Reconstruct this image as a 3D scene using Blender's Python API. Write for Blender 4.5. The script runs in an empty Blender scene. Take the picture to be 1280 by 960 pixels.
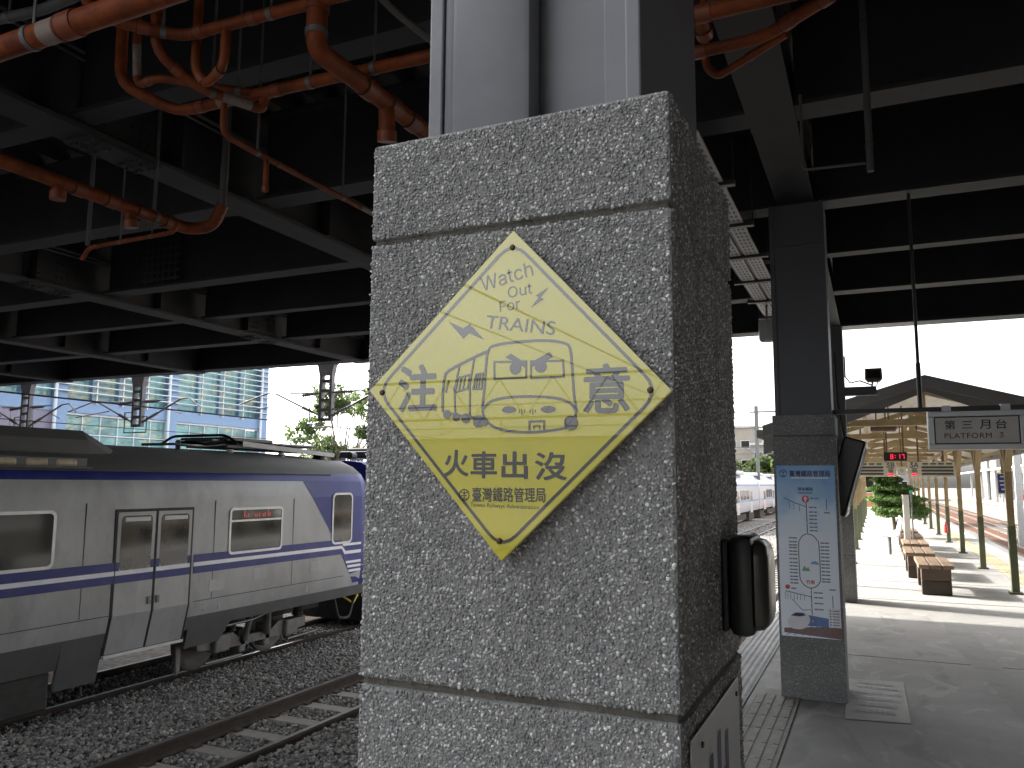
import bpy, bmesh, math, random
import numpy as np
from mathutils import Vector, Matrix, Quaternion
R = math.radians
random.seed(7); rng = np.random.default_rng(11)
scn = bpy.context.scene
COL = scn.collection

# ------------------------------------------------------------------ camera
cam_d = bpy.data.cameras.new("camera"); cam = bpy.data.objects.new("camera", cam_d); COL.objects.link(cam)
cam_d.sensor_fit = 'HORIZONTAL'; cam_d.sensor_width = 36.0; cam_d.lens = 36.0 * 1000.0 / 1280.0
cam_d.clip_start = 0.05; cam_d.clip_end = 3000
xr = Vector((0.91208946, 0.40994468, 0.00617886)); up = Vector((0.04452554, -0.11402435, 0.99247968)); fw = Vector((-0.40756631, 0.90495514, 0.12225342))
M = Matrix((xr, up, -fw)).transposed().to_4x4(); M.translation = Vector((0, 0, 1.55))
cam.matrix_world = M
scn.camera = cam

# ------------------------------------------------------------------ sky, sun, exposure
SUN_EL, SUN_AZ = R(27), R(13)           # the sun stands on the -X side, a little towards +Y
w = bpy.data.worlds.new("World"); scn.world = w; w.use_nodes = True
nt = w.node_tree; bg = nt.nodes["Background"]
sky = nt.nodes.new("ShaderNodeTexSky"); sky.sky_type = 'NISHITA'; sky.sun_disc = False
sky.sun_elevation = SUN_EL; sky.sun_rotation = R(270) + SUN_AZ
sky.air_density = 1.0; sky.dust_density = 5.0; sky.ozone_density = 1.0
hz = nt.nodes.new("ShaderNodeHueSaturation"); hz.inputs["Saturation"].default_value = 0.18      # a milky, hazy morning sky
nt.links.new(sky.outputs[0], hz.inputs["Color"]); nt.links.new(hz.outputs[0], bg.inputs[0]); bg.inputs[1].default_value = 0.15
sd = bpy.data.lights.new("sun", 'SUN'); sd.energy = 2.0; sd.angle = R(0.5); sd.color = (1.0, 0.95, 0.87)
sun = bpy.data.objects.new("sun", sd); COL.objects.link(sun)
sun.rotation_euler = Vector((math.cos(SUN_EL) * math.cos(SUN_AZ), -math.cos(SUN_EL) * math.sin(SUN_AZ), -math.sin(SUN_EL))).to_track_quat('-Z', 'Y').to_euler()
sun.location = (-60, 20, 40)
vs = scn.view_settings
vs.view_transform = 'Standard'; vs.look = 'None'; vs.gamma = 1.0; vs.use_curve_mapping = False
vs.exposure = 2.6

# ------------------------------------------------------------------ materials
def mat(name, col, rough=0.6, var=0.12, scale=6.0, bump=0.0, bscale=80.0, metal=0.0, spec=0.5, coat=0.0, stain_or_glint=None, stain_or_glint_scale=1.2,
        stretch=(1, 1, 1), emit=None, estr=0.0, obj_var=0.0, island=0.0, trans=0.0, stain_or_glint_lo=0.5, stain_or_glint_hi=0.68):
    m = bpy.data.materials.new(name); m.use_nodes = True
    n = m.node_tree.nodes; l = m.node_tree.links; b = n["Principled BSDF"]
    b.inputs["Roughness"].default_value = rough; b.inputs["Metallic"].default_value = metal
    b.inputs["Specular IOR Level"].default_value = spec; b.inputs["Coat Weight"].default_value = coat
    b.inputs["Coat Roughness"].default_value = 0.03
    c = (*col, 1)
    tc = n.new("ShaderNodeTexCoord"); mp = n.new("ShaderNodeMapping"); mp.inputs["Scale"].default_value = stretch
    l.new(tc.outputs["Object"], mp.inputs[0])
    nz = n.new("ShaderNodeTexNoise"); nz.inputs["Scale"].default_value = scale; nz.inputs["Detail"].default_value = 6; nz.inputs["Roughness"].default_value = 0.65
    l.new(mp.outputs[0], nz.inputs["Vector"])
    mr = n.new("ShaderNodeMapRange"); mr.inputs[1].default_value = 0.3; mr.inputs[2].default_value = 0.7
    mr.inputs[3].default_value = 1 - var; mr.inputs[4].default_value = 1 + var
    l.new(nz.outputs["Fac"], mr.inputs[0])
    val = mr.outputs[0]
    if obj_var:
        oi = n.new("ShaderNodeObjectInfo"); m2 = n.new("ShaderNodeMapRange"); m2.inputs[3].default_value = 1 - obj_var; m2.inputs[4].default_value = 1 + obj_var
        l.new(oi.outputs["Random"], m2.inputs[0]); mu = n.new("ShaderNodeMath"); mu.operation = 'MULTIPLY'
        l.new(val, mu.inputs[0]); l.new(m2.outputs[0], mu.inputs[1]); val = mu.outputs[0]
    if island:
        ge = n.new("ShaderNodeNewGeometry"); m2 = n.new("ShaderNodeMapRange"); m2.inputs[3].default_value = 1 - island; m2.inputs[4].default_value = 1 + island
        l.new(ge.outputs["Random Per Island"], m2.inputs[0]); mu = n.new("ShaderNodeMath"); mu.operation = 'MULTIPLY'
        l.new(val, mu.inputs[0]); l.new(m2.outputs[0], mu.inputs[1]); val = mu.outputs[0]
    hs = n.new("ShaderNodeVectorMath"); hs.operation = 'SCALE'; hs.inputs[0].default_value = col
    l.new(val, hs.inputs["Scale"])
    out = hs.outputs[0]
    if stain_or_glint:
        s = n.new("ShaderNodeTexNoise"); s.inputs["Scale"].default_value = stain_or_glint_scale; s.inputs["Detail"].default_value = 8; s.inputs["Roughness"].default_value = 0.7
        l.new(mp.outputs[0], s.inputs["Vector"])
        sr = n.new("ShaderNodeMapRange"); sr.inputs[1].default_value = stain_or_glint_lo; sr.inputs[2].default_value = stain_or_glint_hi; l.new(s.outputs["Fac"], sr.inputs[0])
        mx = n.new("ShaderNodeMix"); mx.data_type = 'RGBA'; l.new(sr.outputs[0], mx.inputs[0]); l.new(out, mx.inputs[6]); mx.inputs[7].default_value = (*stain_or_glint, 1)
        out = mx.outputs[2]
    l.new(out, b.inputs["Base Color"])
    if bump:
        nb = n.new("ShaderNodeTexNoise"); nb.inputs["Scale"].default_value = bscale; nb.inputs["Detail"].default_value = 4
        l.new(mp.outputs[0], nb.inputs["Vector"]); bp = n.new("ShaderNodeBump"); bp.inputs["Strength"].default_value = bump; bp.inputs["Distance"].default_value = 0.01
        l.new(nb.outputs["Fac"], bp.inputs["Height"]); l.new(bp.outputs[0], b.inputs["Normal"])
    if trans:
        b.inputs["Transmission Weight"].default_value = trans
    if emit:
        b.inputs["Emission Color"].default_value = (*emit, 1); b.inputs["Emission Strength"].default_value = estr
    return m

def aggregate(name, base, lo, hi, scale):
    """exposed aggregate seen from a distance: voronoi pebbles in mortar"""
    m = bpy.data.materials.new(name); m.use_nodes = True
    n = m.node_tree.nodes; l = m.node_tree.links; b = n["Principled BSDF"]; b.inputs["Roughness"].default_value = 0.7
    tc = n.new("ShaderNodeTexCoord"); v = n.new("ShaderNodeTexVoronoi"); v.inputs["Scale"].default_value = scale
    l.new(tc.outputs["Object"], v.inputs["Vector"])
    r = n.new("ShaderNodeValToRGB"); e = r.color_ramp.elements
    e[0].position = 0.0; e[0].color = (*lo, 1); e[1].position = 1.0; e[1].color = (*hi, 1)
    k = e.new(0.72); k.color = tuple(0.7 * a + 0.3 * c for a, c in zip(lo, hi)) + (1,)
    sep = n.new("ShaderNodeSeparateColor"); l.new(v.outputs["Color"], sep.inputs[0]); l.new(sep.outputs[0], r.inputs[0])
    mr = n.new("ShaderNodeMapRange"); mr.inputs[1].default_value = 0.35; mr.inputs[2].default_value = 0.55; l.new(v.outputs["Distance"], mr.inputs[0])
    mx = n.new("ShaderNodeMix"); mx.data_type = 'RGBA'; l.new(mr.outputs[0], mx.inputs[0]); l.new(r.outputs[0], mx.inputs[6]); mx.inputs[7].default_value = (*base, 1)
    nz = n.new("ShaderNodeTexNoise"); nz.inputs["Scale"].default_value = 3; nz.inputs["Detail"].default_value = 5; l.new(tc.outputs["Object"], nz.inputs["Vector"])
    m2 = n.new("ShaderNodeMapRange"); m2.inputs[1].default_value = .3; m2.inputs[2].default_value = .7; m2.inputs[3].default_value = .8; m2.inputs[4].default_value = 1.15; l.new(nz.outputs["Fac"], m2.inputs[0])
    sc = n.new("ShaderNodeVectorMath"); sc.operation = 'SCALE'; l.new(mx.outputs[2], sc.inputs[0]); l.new(m2.outputs[0], sc.inputs["Scale"])
    l.new(sc.outputs[0], b.inputs["Base Color"])
    bp = n.new("ShaderNodeBump"); bp.inputs["Strength"].default_value = 0.5; bp.inputs["Distance"].default_value = 0.004; bp.invert = True
    l.new(v.outputs["Distance"], bp.inputs["Height"]); l.new(bp.outputs[0], b.inputs["Normal"])
    return m

def pebble_mat(name, stops, rough=0.5):
    m = bpy.data.materials.new(name); m.use_nodes = True
    n = m.node_tree.nodes; l = m.node_tree.links; b = n["Principled BSDF"]; b.inputs["Roughness"].default_value = rough
    g = n.new("ShaderNodeNewGeometry"); r = n.new("ShaderNodeValToRGB"); e = r.color_ramp.elements
    while len(e) < len(stops): e.new(0.5)
    for k, (p, c) in zip(e, stops): k.position = p; k.color = (*c, 1)
    l.new(g.outputs["Random Per Island"], r.inputs[0])
    tc = n.new("ShaderNodeTexCoord"); nz = n.new("ShaderNodeTexNoise"); nz.inputs["Scale"].default_value = 7; nz.inputs["Detail"].default_value = 5; l.new(tc.outputs["Object"], nz.inputs["Vector"])
    m2 = n.new("ShaderNodeMapRange"); m2.inputs[1].default_value = .3; m2.inputs[2].default_value = .7; m2.inputs[3].default_value = .85; m2.inputs[4].default_value = 1.12; l.new(nz.outputs["Fac"], m2.inputs[0])
    # grime: soft vertical run marks and blotches over the whole face
    gp = n.new("ShaderNodeMapping"); gp.inputs["Scale"].default_value = (9, 9, 1.1); l.new(tc.outputs["Object"], gp.inputs[0])
    gz = n.new("ShaderNodeTexNoise"); gz.inputs["Scale"].default_value = 1.0; gz.inputs["Detail"].default_value = 7; gz.inputs["Roughness"].default_value = .65; l.new(gp.outputs[0], gz.inputs["Vector"])
    g2 = n.new("ShaderNodeMapRange"); g2.inputs[1].default_value = .45; g2.inputs[2].default_value = .72; g2.inputs[3].default_value = 1.0; g2.inputs[4].default_value = .62; l.new(gz.outputs["Fac"], g2.inputs[0])
    gm = n.new("ShaderNodeMath"); gm.operation = 'MULTIPLY'; l.new(m2.outputs[0], gm.inputs[0]); l.new(g2.outputs[0], gm.inputs[1])
    sc = n.new("ShaderNodeVectorMath"); sc.operation = 'SCALE'; l.new(r.outputs[0], sc.inputs[0]); l.new(gm.outputs[0], sc.inputs["Scale"])
    l.new(sc.outputs[0], b.inputs["Base Color"])
    return m

def leaf_mat(name, c1, c2):
    m = bpy.data.materials.new(name); m.use_nodes = True
    n = m.node_tree.nodes; l = m.node_tree.links; b = n["Principled BSDF"]; b.inputs["Roughness"].default_value = 0.55
    g = n.new("ShaderNodeNewGeometry"); r = n.new("ShaderNodeValToRGB"); e = r.color_ramp.elements
    e[0].color = (*c1, 1); e[1].color = (*c2, 1); l.new(g.outputs["Random Per Island"], r.inputs[0]); l.new(r.outputs[0], b.inputs["Base Color"])
    t = n.new("ShaderNodeBsdfTranslucent"); l.new(r.outputs[0], t.inputs[0]); mx = n.new("ShaderNodeMixShader"); mx.inputs[0].default_value = 0.5
    l.new(b.outputs[0], mx.inputs[1]); l.new(t.outputs[0], mx.inputs[2]); l.new(mx.outputs[0], n["Material Output"].inputs[0])
    return m

MT = dict(
    mortar=mat("mortar", (0.23, 0.23, 0.225), 0.85, 0.2, 25, 0.4, 300),
    joint=mat("joint_mortar", (0.125, 0.117, 0.10), 0.9, 0.25, 20, 0.3, 200, stain_or_glint=(0.05, 0.05, 0.045), stain_or_glint_scale=9),
    steel_grey=mat("grey_column_paint", (0.17, 0.177, 0.19), 0.5, 0.14, 3, 0.05, 40, stain_or_glint=(0.135, 0.143, 0.16), stain_or_glint_scale=2.2),
    steel_dark=mat("dark_beam_paint", (0.023, 0.023, 0.0245), 0.7, 0.3, 2.5, 0.05, 30, stain_or_glint=(0.018, 0.0175, 0.017), stain_or_glint_scale=1.5),
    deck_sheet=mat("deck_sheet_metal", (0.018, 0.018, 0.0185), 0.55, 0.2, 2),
    col_far=mat("column_paint_blue_grey", (0.085, 0.09, 0.10), 0.55, 0.12, 2, stain_or_glint=(0.09, 0.095, 0.1), stain_or_glint_scale=2),
    orange=mat("orange_pipe", (0.19, 0.047, 0.013), 0.5, 0.35, 9, 0.0, spec=0.2, stain_or_glint=(0.085, 0.025, 0.011), stain_or_glint_scale=5),
    orange_old=mat("weathered_pipe_patch", (0.21, 0.18, 0.155), 0.7, 0.3, 14, stain_or_glint=(0.16, 0.05, 0.022), stain_or_glint_scale=7),
    coupling=mat("pipe_coupling", (0.18, 0.042, 0.012), 0.5, 0.2, 12),
    seam=mat("pipe_seam", (0.045, 0.02, 0.015), 0.8),
    galv=mat("galvanised_steel", (0.13, 0.13, 0.127), 0.45, 0.2, 14, metal=0.3),
    darksteel=mat("dark_metal", (0.035, 0.035, 0.037), 0.5, 0.15),
    greypipe=mat("grey_pipe", (0.09, 0.09, 0.087), 0.6, 0.15, stain_or_glint=(0.08, 0.065, 0.05), stain_or_glint_scale=6),
    black=mat("black_plastic", (0.012, 0.012, 0.012), 0.35, 0.1),
    conc=None,
    yellow_sign=None,
    print_black=mat("sign_print_black", (0.016, 0.016, 0.020), 0.25, 0.03, coat=1.0),
    light_block_brick=mat('dark_brick', (0.075, 0.05, 0.042), 0.85, 0.3, 4),
    mast=mat('mast_grey_brown', (0.19, 0.18, 0.185), 0.6, 0.2, 6),  # grey instead of near black: haze put into the mast colour
    wood_mid=mat('bench_end_shade_wood', (0.085, 0.058, 0.038), 0.7, 0.25, 8),  # upper support wood, darkened for the shade on the bench ends
    repair=mat('worn_repair_strip', (0.335, 0.328, 0.312), 0.85, 0.2, 2.5, 0.1, 50, spec=0.2, stain_or_glint=(0.28, 0.275, 0.262), stain_or_glint_scale=2.5),
    screw=mat("rusty_screw", (0.09, 0.05, 0.03), 0.5, 0.3, 200, metal=0.6),
    white_sign=mat("white_sign_plate", (0.50, 0.50, 0.48), 0.35, 0.05),
    print_blue=mat("print_dark_blue", (0.03, 0.035, 0.12), 0.5, 0.05),
    body=mat("train_grey_body", (0.33, 0.33, 0.33), 0.40, 0.16, 1.4, 0.02, 30, stain_or_glint=(0.25, 0.248, 0.242), stain_or_glint_scale=1.1, stretch=(1, 1, 0.5)),
    body_blue=mat("train_blue_paint", (0.018, 0.025, 0.165), 0.4, 0.15, 2, spec=0.3, stain_or_glint=(0.035, 0.04, 0.16), stain_or_glint_scale=2.0),
    stripe_white=mat("train_white_stripe", (0.72, 0.72, 0.75), 0.4, 0.06),
    roof_grey=mat("train_roof_grey", (0.10, 0.10, 0.096), 0.75, 0.25, 1.6, 0.1, 20, stain_or_glint=(0.08, 0.078, 0.072), stain_or_glint_scale=1.2, stretch=(1, 0.4, 1)),
    bogie_grey=mat("bogie_grey_paint", (0.15, 0.145, 0.14), 0.6, 0.3, 6),
    skirt=mat("train_skirt_dark_grey", (0.085, 0.085, 0.088), 0.5, 0.15, 3),
    under=mat("underframe_black", (0.03, 0.028, 0.026), 0.75, 0.35, 8),
    frame_al=mat("window_frame_aluminium", (0.52, 0.52, 0.52), 0.35, 0.06, metal=0.25),
    glass_dark=mat("dark_window_glass", (0.012, 0.012, 0.011), 0.08, 0.1, 3, spec=0.35, stain_or_glint=(0.035, 0.022, 0.013), stain_or_glint_scale=0.9),
    rubber=mat("black_rubber", (0.012, 0.012, 0.012), 0.7),
    insul=mat("pale_insulator", (0.5, 0.5, 0.47), 0.4),
    beige=mat("beige_coil", (0.42, 0.35, 0.24), 0.6, 0.2),
    led=mat("red_led", (0.15, 0.01, 0.02), 0.4, emit=(1.0, 0.02, 0.06), estr=0.32),
    led_dim=mat("red_led_dim", (0.25, 0.03, 0.02), 0.5, emit=(1.0, 0.10, 0.08), estr=0.035),
    rail_top=mat("worn_rail_head", (0.20, 0.195, 0.20), 0.36, 0.2, 4, metal=0.7),
    rail_side=mat("rusty_rail_side", (0.055, 0.040, 0.032), 0.8, 0.3, 8),
    sleeper=mat("concrete_sleeper", (0.29, 0.268, 0.24), 0.9, 0.2, 6, 0.3, 60, obj_var=0.15),
    bld_blue=mat("building_blue_steel", (0.19, 0.29, 0.46), 0.45, 0.06),
    bld_mauve=mat("building_mauve_panel", (0.20, 0.185, 0.25), 0.5, 0.06),
    slat=mat("silver_louvre", (0.55, 0.58, 0.60), 0.4, 0.08, metal=0.2),
    mull=mat("pale_mullion", (0.6, 0.65, 0.7), 0.4),
    curtain=mat("curtain_wall_glass", (0.15, 0.32, 0.33), 0.08, 0.45, 1.2, spec=0.9, stain_or_glint=(0.55, 0.48, 0.27), stain_or_glint_scale=1.1, stretch=(1, 1, 2.5), obj_var=0.35),  # the yellowish second tone paints reflections into the glass colour
    bld_inner=mat("building_core", (0.2, 0.22, 0.25), 0.8),
    yellow_wood=mat("yellow_canopy_paint", (0.33, 0.25, 0.13), 0.55, 0.2, 6, stain_or_glint=(0.23, 0.165, 0.085), stain_or_glint_scale=3),
    green_post=mat("olive_green_post_paint", (0.10, 0.112, 0.06), 0.55, 0.15, 6, stain_or_glint=(0.065, 0.07, 0.04), stain_or_glint_scale=4),
    roof_white=mat("white_roof_sheet", (0.62, 0.60, 0.55), 0.5, 0.1, 3),
    fascia=mat("grey_canopy_fascia", (0.17, 0.165, 0.16), 0.6, 0.1, 3),
    brown_beam=mat("brown_roof_beam", (0.13, 0.085, 0.05), 0.6, 0.2),
    wood=mat("bench_wood", (0.19, 0.13, 0.085), 0.65, 0.25, 5, 0.2, 60, stretch=(8, 1, 8), obj_var=0.2, stain_or_glint=(0.11, 0.075, 0.05), stain_or_glint_scale=2.5),
    wood_dark=mat("bench_base_shade_wood", (0.045, 0.03, 0.02), 0.7, 0.25, 8),  # dark support wood, darkened further for the shade on the bench ends
    white_plastic=mat("white_plastic", (0.75, 0.75, 0.73), 0.4, 0.04),
    board=mat("cream_board", (0.62, 0.60, 0.50), 0.5, 0.06),
    board_dark=mat("board_row_dark", (0.07, 0.075, 0.08), 0.5),
    sign_face=mat("grey_sign_face", (0.36, 0.33, 0.30), 0.3, 0.10, 4, coat=0.5),
    sign_frame=mat("silver_sign_frame", (0.50, 0.52, 0.53), 0.35, 0.05, metal=0.3),
    blue_sign=mat("blue_sign_face", (0.03, 0.05, 0.25), 0.4),
    tactile_white=mat("pale_tactile_tile", (0.56, 0.56, 0.56), 0.75, 0.15, 10, obj_var=0.08),
    tactile_grey=mat("grey_tactile_tile", (0.31, 0.295, 0.265), 0.75, 0.2, 10, obj_var=0.08),
    tactile_yellow=mat("faded_yellow_tactile_tile", (0.36, 0.315, 0.20), 0.75, 0.2, 8, obj_var=0.15),
    decal=mat("worn_floor_decal", (0.45, 0.435, 0.405), 0.7, 0.1, 5, stain_or_glint=(0.42, 0.405, 0.38), stain_or_glint_scale=4),
    decal_text=mat("faded_blue_floor_print", (0.40, 0.385, 0.42), 0.7, 0.2, 9),
    patch=mat("pale_concrete_repair", (0.43, 0.42, 0.40), 0.8, 0.15, 3, 0.1, 50),
    stonewall=mat("pale_stone", (0.25, 0.24, 0.21), 0.9, 0.25, 5, 0.3, 20, spec=0.15, obj_var=0.3),
    pale_pole=mat("pale_pole_paint", (0.32, 0.32, 0.315), 0.5, 0.1),
    far_grey=mat("far_grey_wall", (0.20, 0.20, 0.20), 0.8, 0.1, 0.4),
    far_cream=mat("far_cream_wall", (0.24, 0.222, 0.19), 0.8, 0.1, 0.4),
    far_orange=mat("far_orange_wall", (0.45, 0.20, 0.09), 0.7, 0.1, 0.4),
    red=mat("red_paint", (0.5, 0.04, 0.04), 0.5),
    emu_white=mat("distant_train_white", (0.40, 0.42, 0.46), 0.35, 0.05),
    bark=mat("bark", (0.11, 0.085, 0.06), 0.9, 0.3, 6, 0.5, 20),
    leaf=leaf_mat("sunlit_leaf", (0.045, 0.082, 0.024), (0.12, 0.165, 0.05)),
    bush_leaf=leaf_mat("clipped_bush_leaf", (0.055, 0.12, 0.03), (0.16, 0.25, 0.07)),
    pebble=pebble_mat("pebbles", [(0, (0.13, 0.135, 0.14)), (0.22, (0.21, 0.212, 0.212)), (0.55, (0.30, 0.298, 0.29)), (0.78, (0.375, 0.372, 0.365)), (0.91, (0.54, 0.54, 0.53)), (1.0, (0.76, 0.76, 0.75))], 0.45),
    agg=aggregate("pebble_dash_far", (0.16, 0.16, 0.155), (0.12, 0.12, 0.12), (0.5, 0.5, 0.48), 150),
    stone=pebble_mat("ballast_stone", [(0, (0.16, 0.152, 0.145)), (0.5, (0.29, 0.276, 0.258)), (0.85, (0.39, 0.37, 0.345)), (1.0, (0.50, 0.48, 0.45))], 0.85),
    ballast=mat("ballast_bed", (0.19, 0.18, 0.168), 0.95, 0.5, 9, 1.0, 14, spec=0.08, stain_or_glint=(0.16, 0.11, 0.08), stain_or_glint_scale=0.6),
    rust_ballast=mat("rusty_ballast", (0.115, 0.062, 0.042), 0.95, 0.6, 9, 1.0, 14, spec=0.05, stain_or_glint=(0.07, 0.04, 0.03), stain_or_glint_scale=2),
    smoke_glass=mat("smoked_cover", (0.05, 0.047, 0.038), 0.3, 0.25, 6, coat=0.15),
    dispenser=mat("dark_grey_box_plastic", (0.014, 0.014, 0.0135), 0.4, 0.15, 20),
    monitor=mat("monitor_screen", (0.02, 0.021, 0.023), 0.1, coat=0.6),
)

def concrete_floor():
    m = bpy.data.materials.new("worn_concrete_floor"); m.use_nodes = True
    n = m.node_tree.nodes; l = m.node_tree.links; b = n["Principled BSDF"]; b.inputs["Specular IOR Level"].default_value = 0.22
    tc = n.new("ShaderNodeTexCoord")
    def noise(scale, detail, stretch=(1, 1, 1), rough=.65, dist=0):
        mp = n.new("ShaderNodeMapping"); mp.inputs["Scale"].default_value = stretch; l.new(tc.outputs["Object"], mp.inputs[0])
        z = n.new("ShaderNodeTexNoise"); z.inputs["Scale"].default_value = scale; z.inputs["Detail"].default_value = detail; z.inputs["Roughness"].default_value = rough; z.inputs["Distortion"].default_value = dist
        l.new(mp.outputs[0], z.inputs["Vector"]); return z.outputs["Fac"]
    def rng_(v, a, b_, c, d):
        r = n.new("ShaderNodeMapRange"); r.inputs[1].default_value = a; r.inputs[2].default_value = b_; r.inputs[3].default_value = c; r.inputs[4].default_value = d; l.new(v, r.inputs[0]); return r.outputs[0]
    def mix(f, a, c2):
        x = n.new("ShaderNodeMix"); x.data_type = 'RGBA'; l.new(f, x.inputs[0])
        if isinstance(a, tuple): x.inputs[6].default_value = (*a, 1)
        else: l.new(a, x.inputs[6])
        x.inputs[7].default_value = (*c2, 1); return x.outputs[2]
    base = mix(rng_(noise(0.9, 8), .35, .65, 0, 1), (0.285, 0.278, 0.265), (0.365, 0.355, 0.34))
    base = mix(rng_(noise(1.7, 7, (1, .45, 1), .6, 1.2), .55, .66, 0, .8), base, (0.23, 0.225, 0.214))
    base = mix(rng_(noise(2.6, 4, (1, .6, 1), .5, 2.0), .60, .63, 0, .45), base, (0.46, 0.45, 0.435))
    base = mix(rng_(noise(38, 5), .55, .75, 0, .35), base, (0.18, 0.175, 0.168))
    l.new(base, b.inputs["Base Color"])
    l.new(rng_(noise(3, 6), .3, .7, .5, .78), b.inputs["Roughness"])
    bp = n.new("ShaderNodeBump"); bp.inputs["Strength"].default_value = .15; bp.inputs["Distance"].default_value = .004
    l.new(noise(60, 5), bp.inputs["Height"]); l.new(bp.outputs[0], b.inputs["Normal"])
    return m
MT['conc'] = concrete_floor()

def sign_yellow():
    m = mat("yellow_acrylic", (0.50, 0.445, 0.014), 0.3, 0.04, 12, coat=1.0, stain_or_glint=(0.45, 0.40, 0.02), stain_or_glint_scale=6)
    m.node_tree.nodes["Principled BSDF"].inputs["Coat IOR"].default_value = 1.68
    m.node_tree.nodes["Principled BSDF"].inputs["Coat Roughness"].default_value = 0.015
    return m
MT['yellow_sign'] = sign_yellow()
pb = MT['print_black'].node_tree.nodes["Principled BSDF"]; pb.inputs["Coat IOR"].default_value = 1.68; pb.inputs["Coat Roughness"].default_value = 0.015

# ------------------------------------------------------------------ mesh helpers
class MB:
    def __init__(s): s.v = []; s.f = []; s.m = []
    def add(s, vs_, fs, mi=0):
        o = len(s.v); s.v.extend([tuple(p) for p in vs_]); s.f.extend([tuple(i + o for i in f) for f in fs]); s.m.extend([mi] * len(fs)); return s
    def box(s, x0, x1, y0, y1, z0, z1, mi=0, bev=0.0):
        if bev <= 0:
            s.add([(x0, y0, z0), (x1, y0, z0), (x1, y1, z0), (x0, y1, z0), (x0, y0, z1), (x1, y0, z1), (x1, y1, z1), (x0, y1, z1)],
                  [(0, 3, 2, 1), (4, 5, 6, 7), (0, 1, 5, 4), (1, 2, 6, 5), (2, 3, 7, 6), (3, 0, 4, 7)], mi)
        else:
            bm = bmesh.new(); bmesh.ops.create_cube(bm, size=1)
            for v in bm.verts: v.co = ((x0 + x1) / 2 + v.co.x * (x1 - x0), (y0 + y1) / 2 + v.co.y * (y1 - y0), (z0 + z1) / 2 + v.co.z * (z1 - z0))
            bmesh.ops.bevel(bm, geom=list(bm.edges) + list(bm.verts), offset=bev, segments=2, affect='EDGES', profile=0.5)
            bm.verts.index_update(); s.add([v.co[:] for v in bm.verts], [[v.index for v in f.verts] for f in bm.faces], mi); bm.free()
        return s
    def cyl(s, p0, p1, r0, n=12, r1=None, mi=0, caps=True):
        p0, p1 = Vector(p0), Vector(p1); r1 = r0 if r1 is None else r1
        d = (p1 - p0).normalized(); a = d.orthogonal().normalized(); b = d.cross(a)
        vs_ = []
        for p, r in ((p0, r0), (p1, r1)):
            for i in range(n): t = 2 * math.pi * i / n; vs_.append(p + (a * math.cos(t) + b * math.sin(t)) * r)
        fs = [(i, (i + 1) % n, n + (i + 1) % n, n + i) for i in range(n)]
        if caps: fs += [tuple(reversed(range(n))), tuple(range(n, 2 * n))]
        return s.add(vs_, fs, mi)
    def tube(s, pts, r, n=12, mi=0, bend=0.0):
        """swept round tube; bend rounds the corners"""
        P = [Vector(p) for p in pts]
        if bend:
            Q = [P[0]]
            for i in range(1, len(P) - 1):
                a = (P[i - 1] - P[i]); b = (P[i + 1] - P[i]); k = min(bend, a.length * .45, b.length * .45)
                A = P[i] + a.normalized() * k; B = P[i] + b.normalized() * k
                for t in (0, .25, .5, .75, 1): Q.append(A * (1 - t) ** 2 + P[i] * 2 * t * (1 - t) + B * t * t)
            Q.append(P[-1]); P = Q
        d0 = (P[1] - P[0]).normalized(); a = d0.orthogonal().normalized(); vs_ = []
        for i, p in enumerate(P):
            d = (P[min(i + 1, len(P) - 1)] - P[max(i - 1, 0)]).normalized()
            a = (a - d * a.dot(d)).normalized(); b = d.cross(a)
            for j in range(n): t = 2 * math.pi * j / n; vs_.append(p + (a * math.cos(t) + b * math.sin(t)) * r)
        fs = [(i * n + j, i * n + (j + 1) % n, (i + 1) * n + (j + 1) % n, (i + 1) * n + j) for i in range(len(P) - 1) for j in range(n)]
        fs += [tuple(reversed(range(n))), tuple(range((len(P) - 1) * n, len(P) * n))]
        return s.add(vs_, fs, mi)
    def prism(s, poly, axis, a, b, mi=0):
        """polygon (list of 2D) extruded along axis 'x','y','z' from a to b"""
        def P(q, t): return {'x': (t, q[0], q[1]), 'y': (q[0], t, q[1]), 'z': (q[0], q[1], t)}[axis]
        n = len(poly); vs_ = [P(q, a) for q in poly] + [P(q, b) for q in poly]
        fs = [tuple(range(n)), tuple(range(2 * n - 1, n - 1, -1))] + [(i, i + n, (i + 1) % n + n, (i + 1) % n) for i in range(n)]
        return s.add(vs_, fs, mi)
    def loft(s, rings, mi=0, caps=True, closed=True):
        n = len(rings[0]); vs_ = [p for r in rings for p in r]; m = n if closed else n - 1
        fs = [(i * n + j, i * n + (j + 1) % n, (i + 1) * n + (j + 1) % n, (i + 1) * n + j) for i in range(len(rings) - 1) for j in range(m)]
        if caps: fs += [tuple(reversed(range(n))), tuple(range((len(rings) - 1) * n, len(rings) * n))]
        return s.add(vs_, fs, mi)
    def lathe(s, prof, base, axis=(0, 0, 1), n=14, mi=0):
        b0 = Vector(base); d = Vector(axis).normalized(); a = d.orthogonal().normalized(); b = d.cross(a)
        rings = [[b0 + d * h + (a * math.cos(2 * math.pi * i / n) + b * math.sin(2 * math.pi * i / n)) * max(r, 1e-4) for i in range(n)] for r, h in prof]
        return s.loft(rings, mi)
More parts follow.
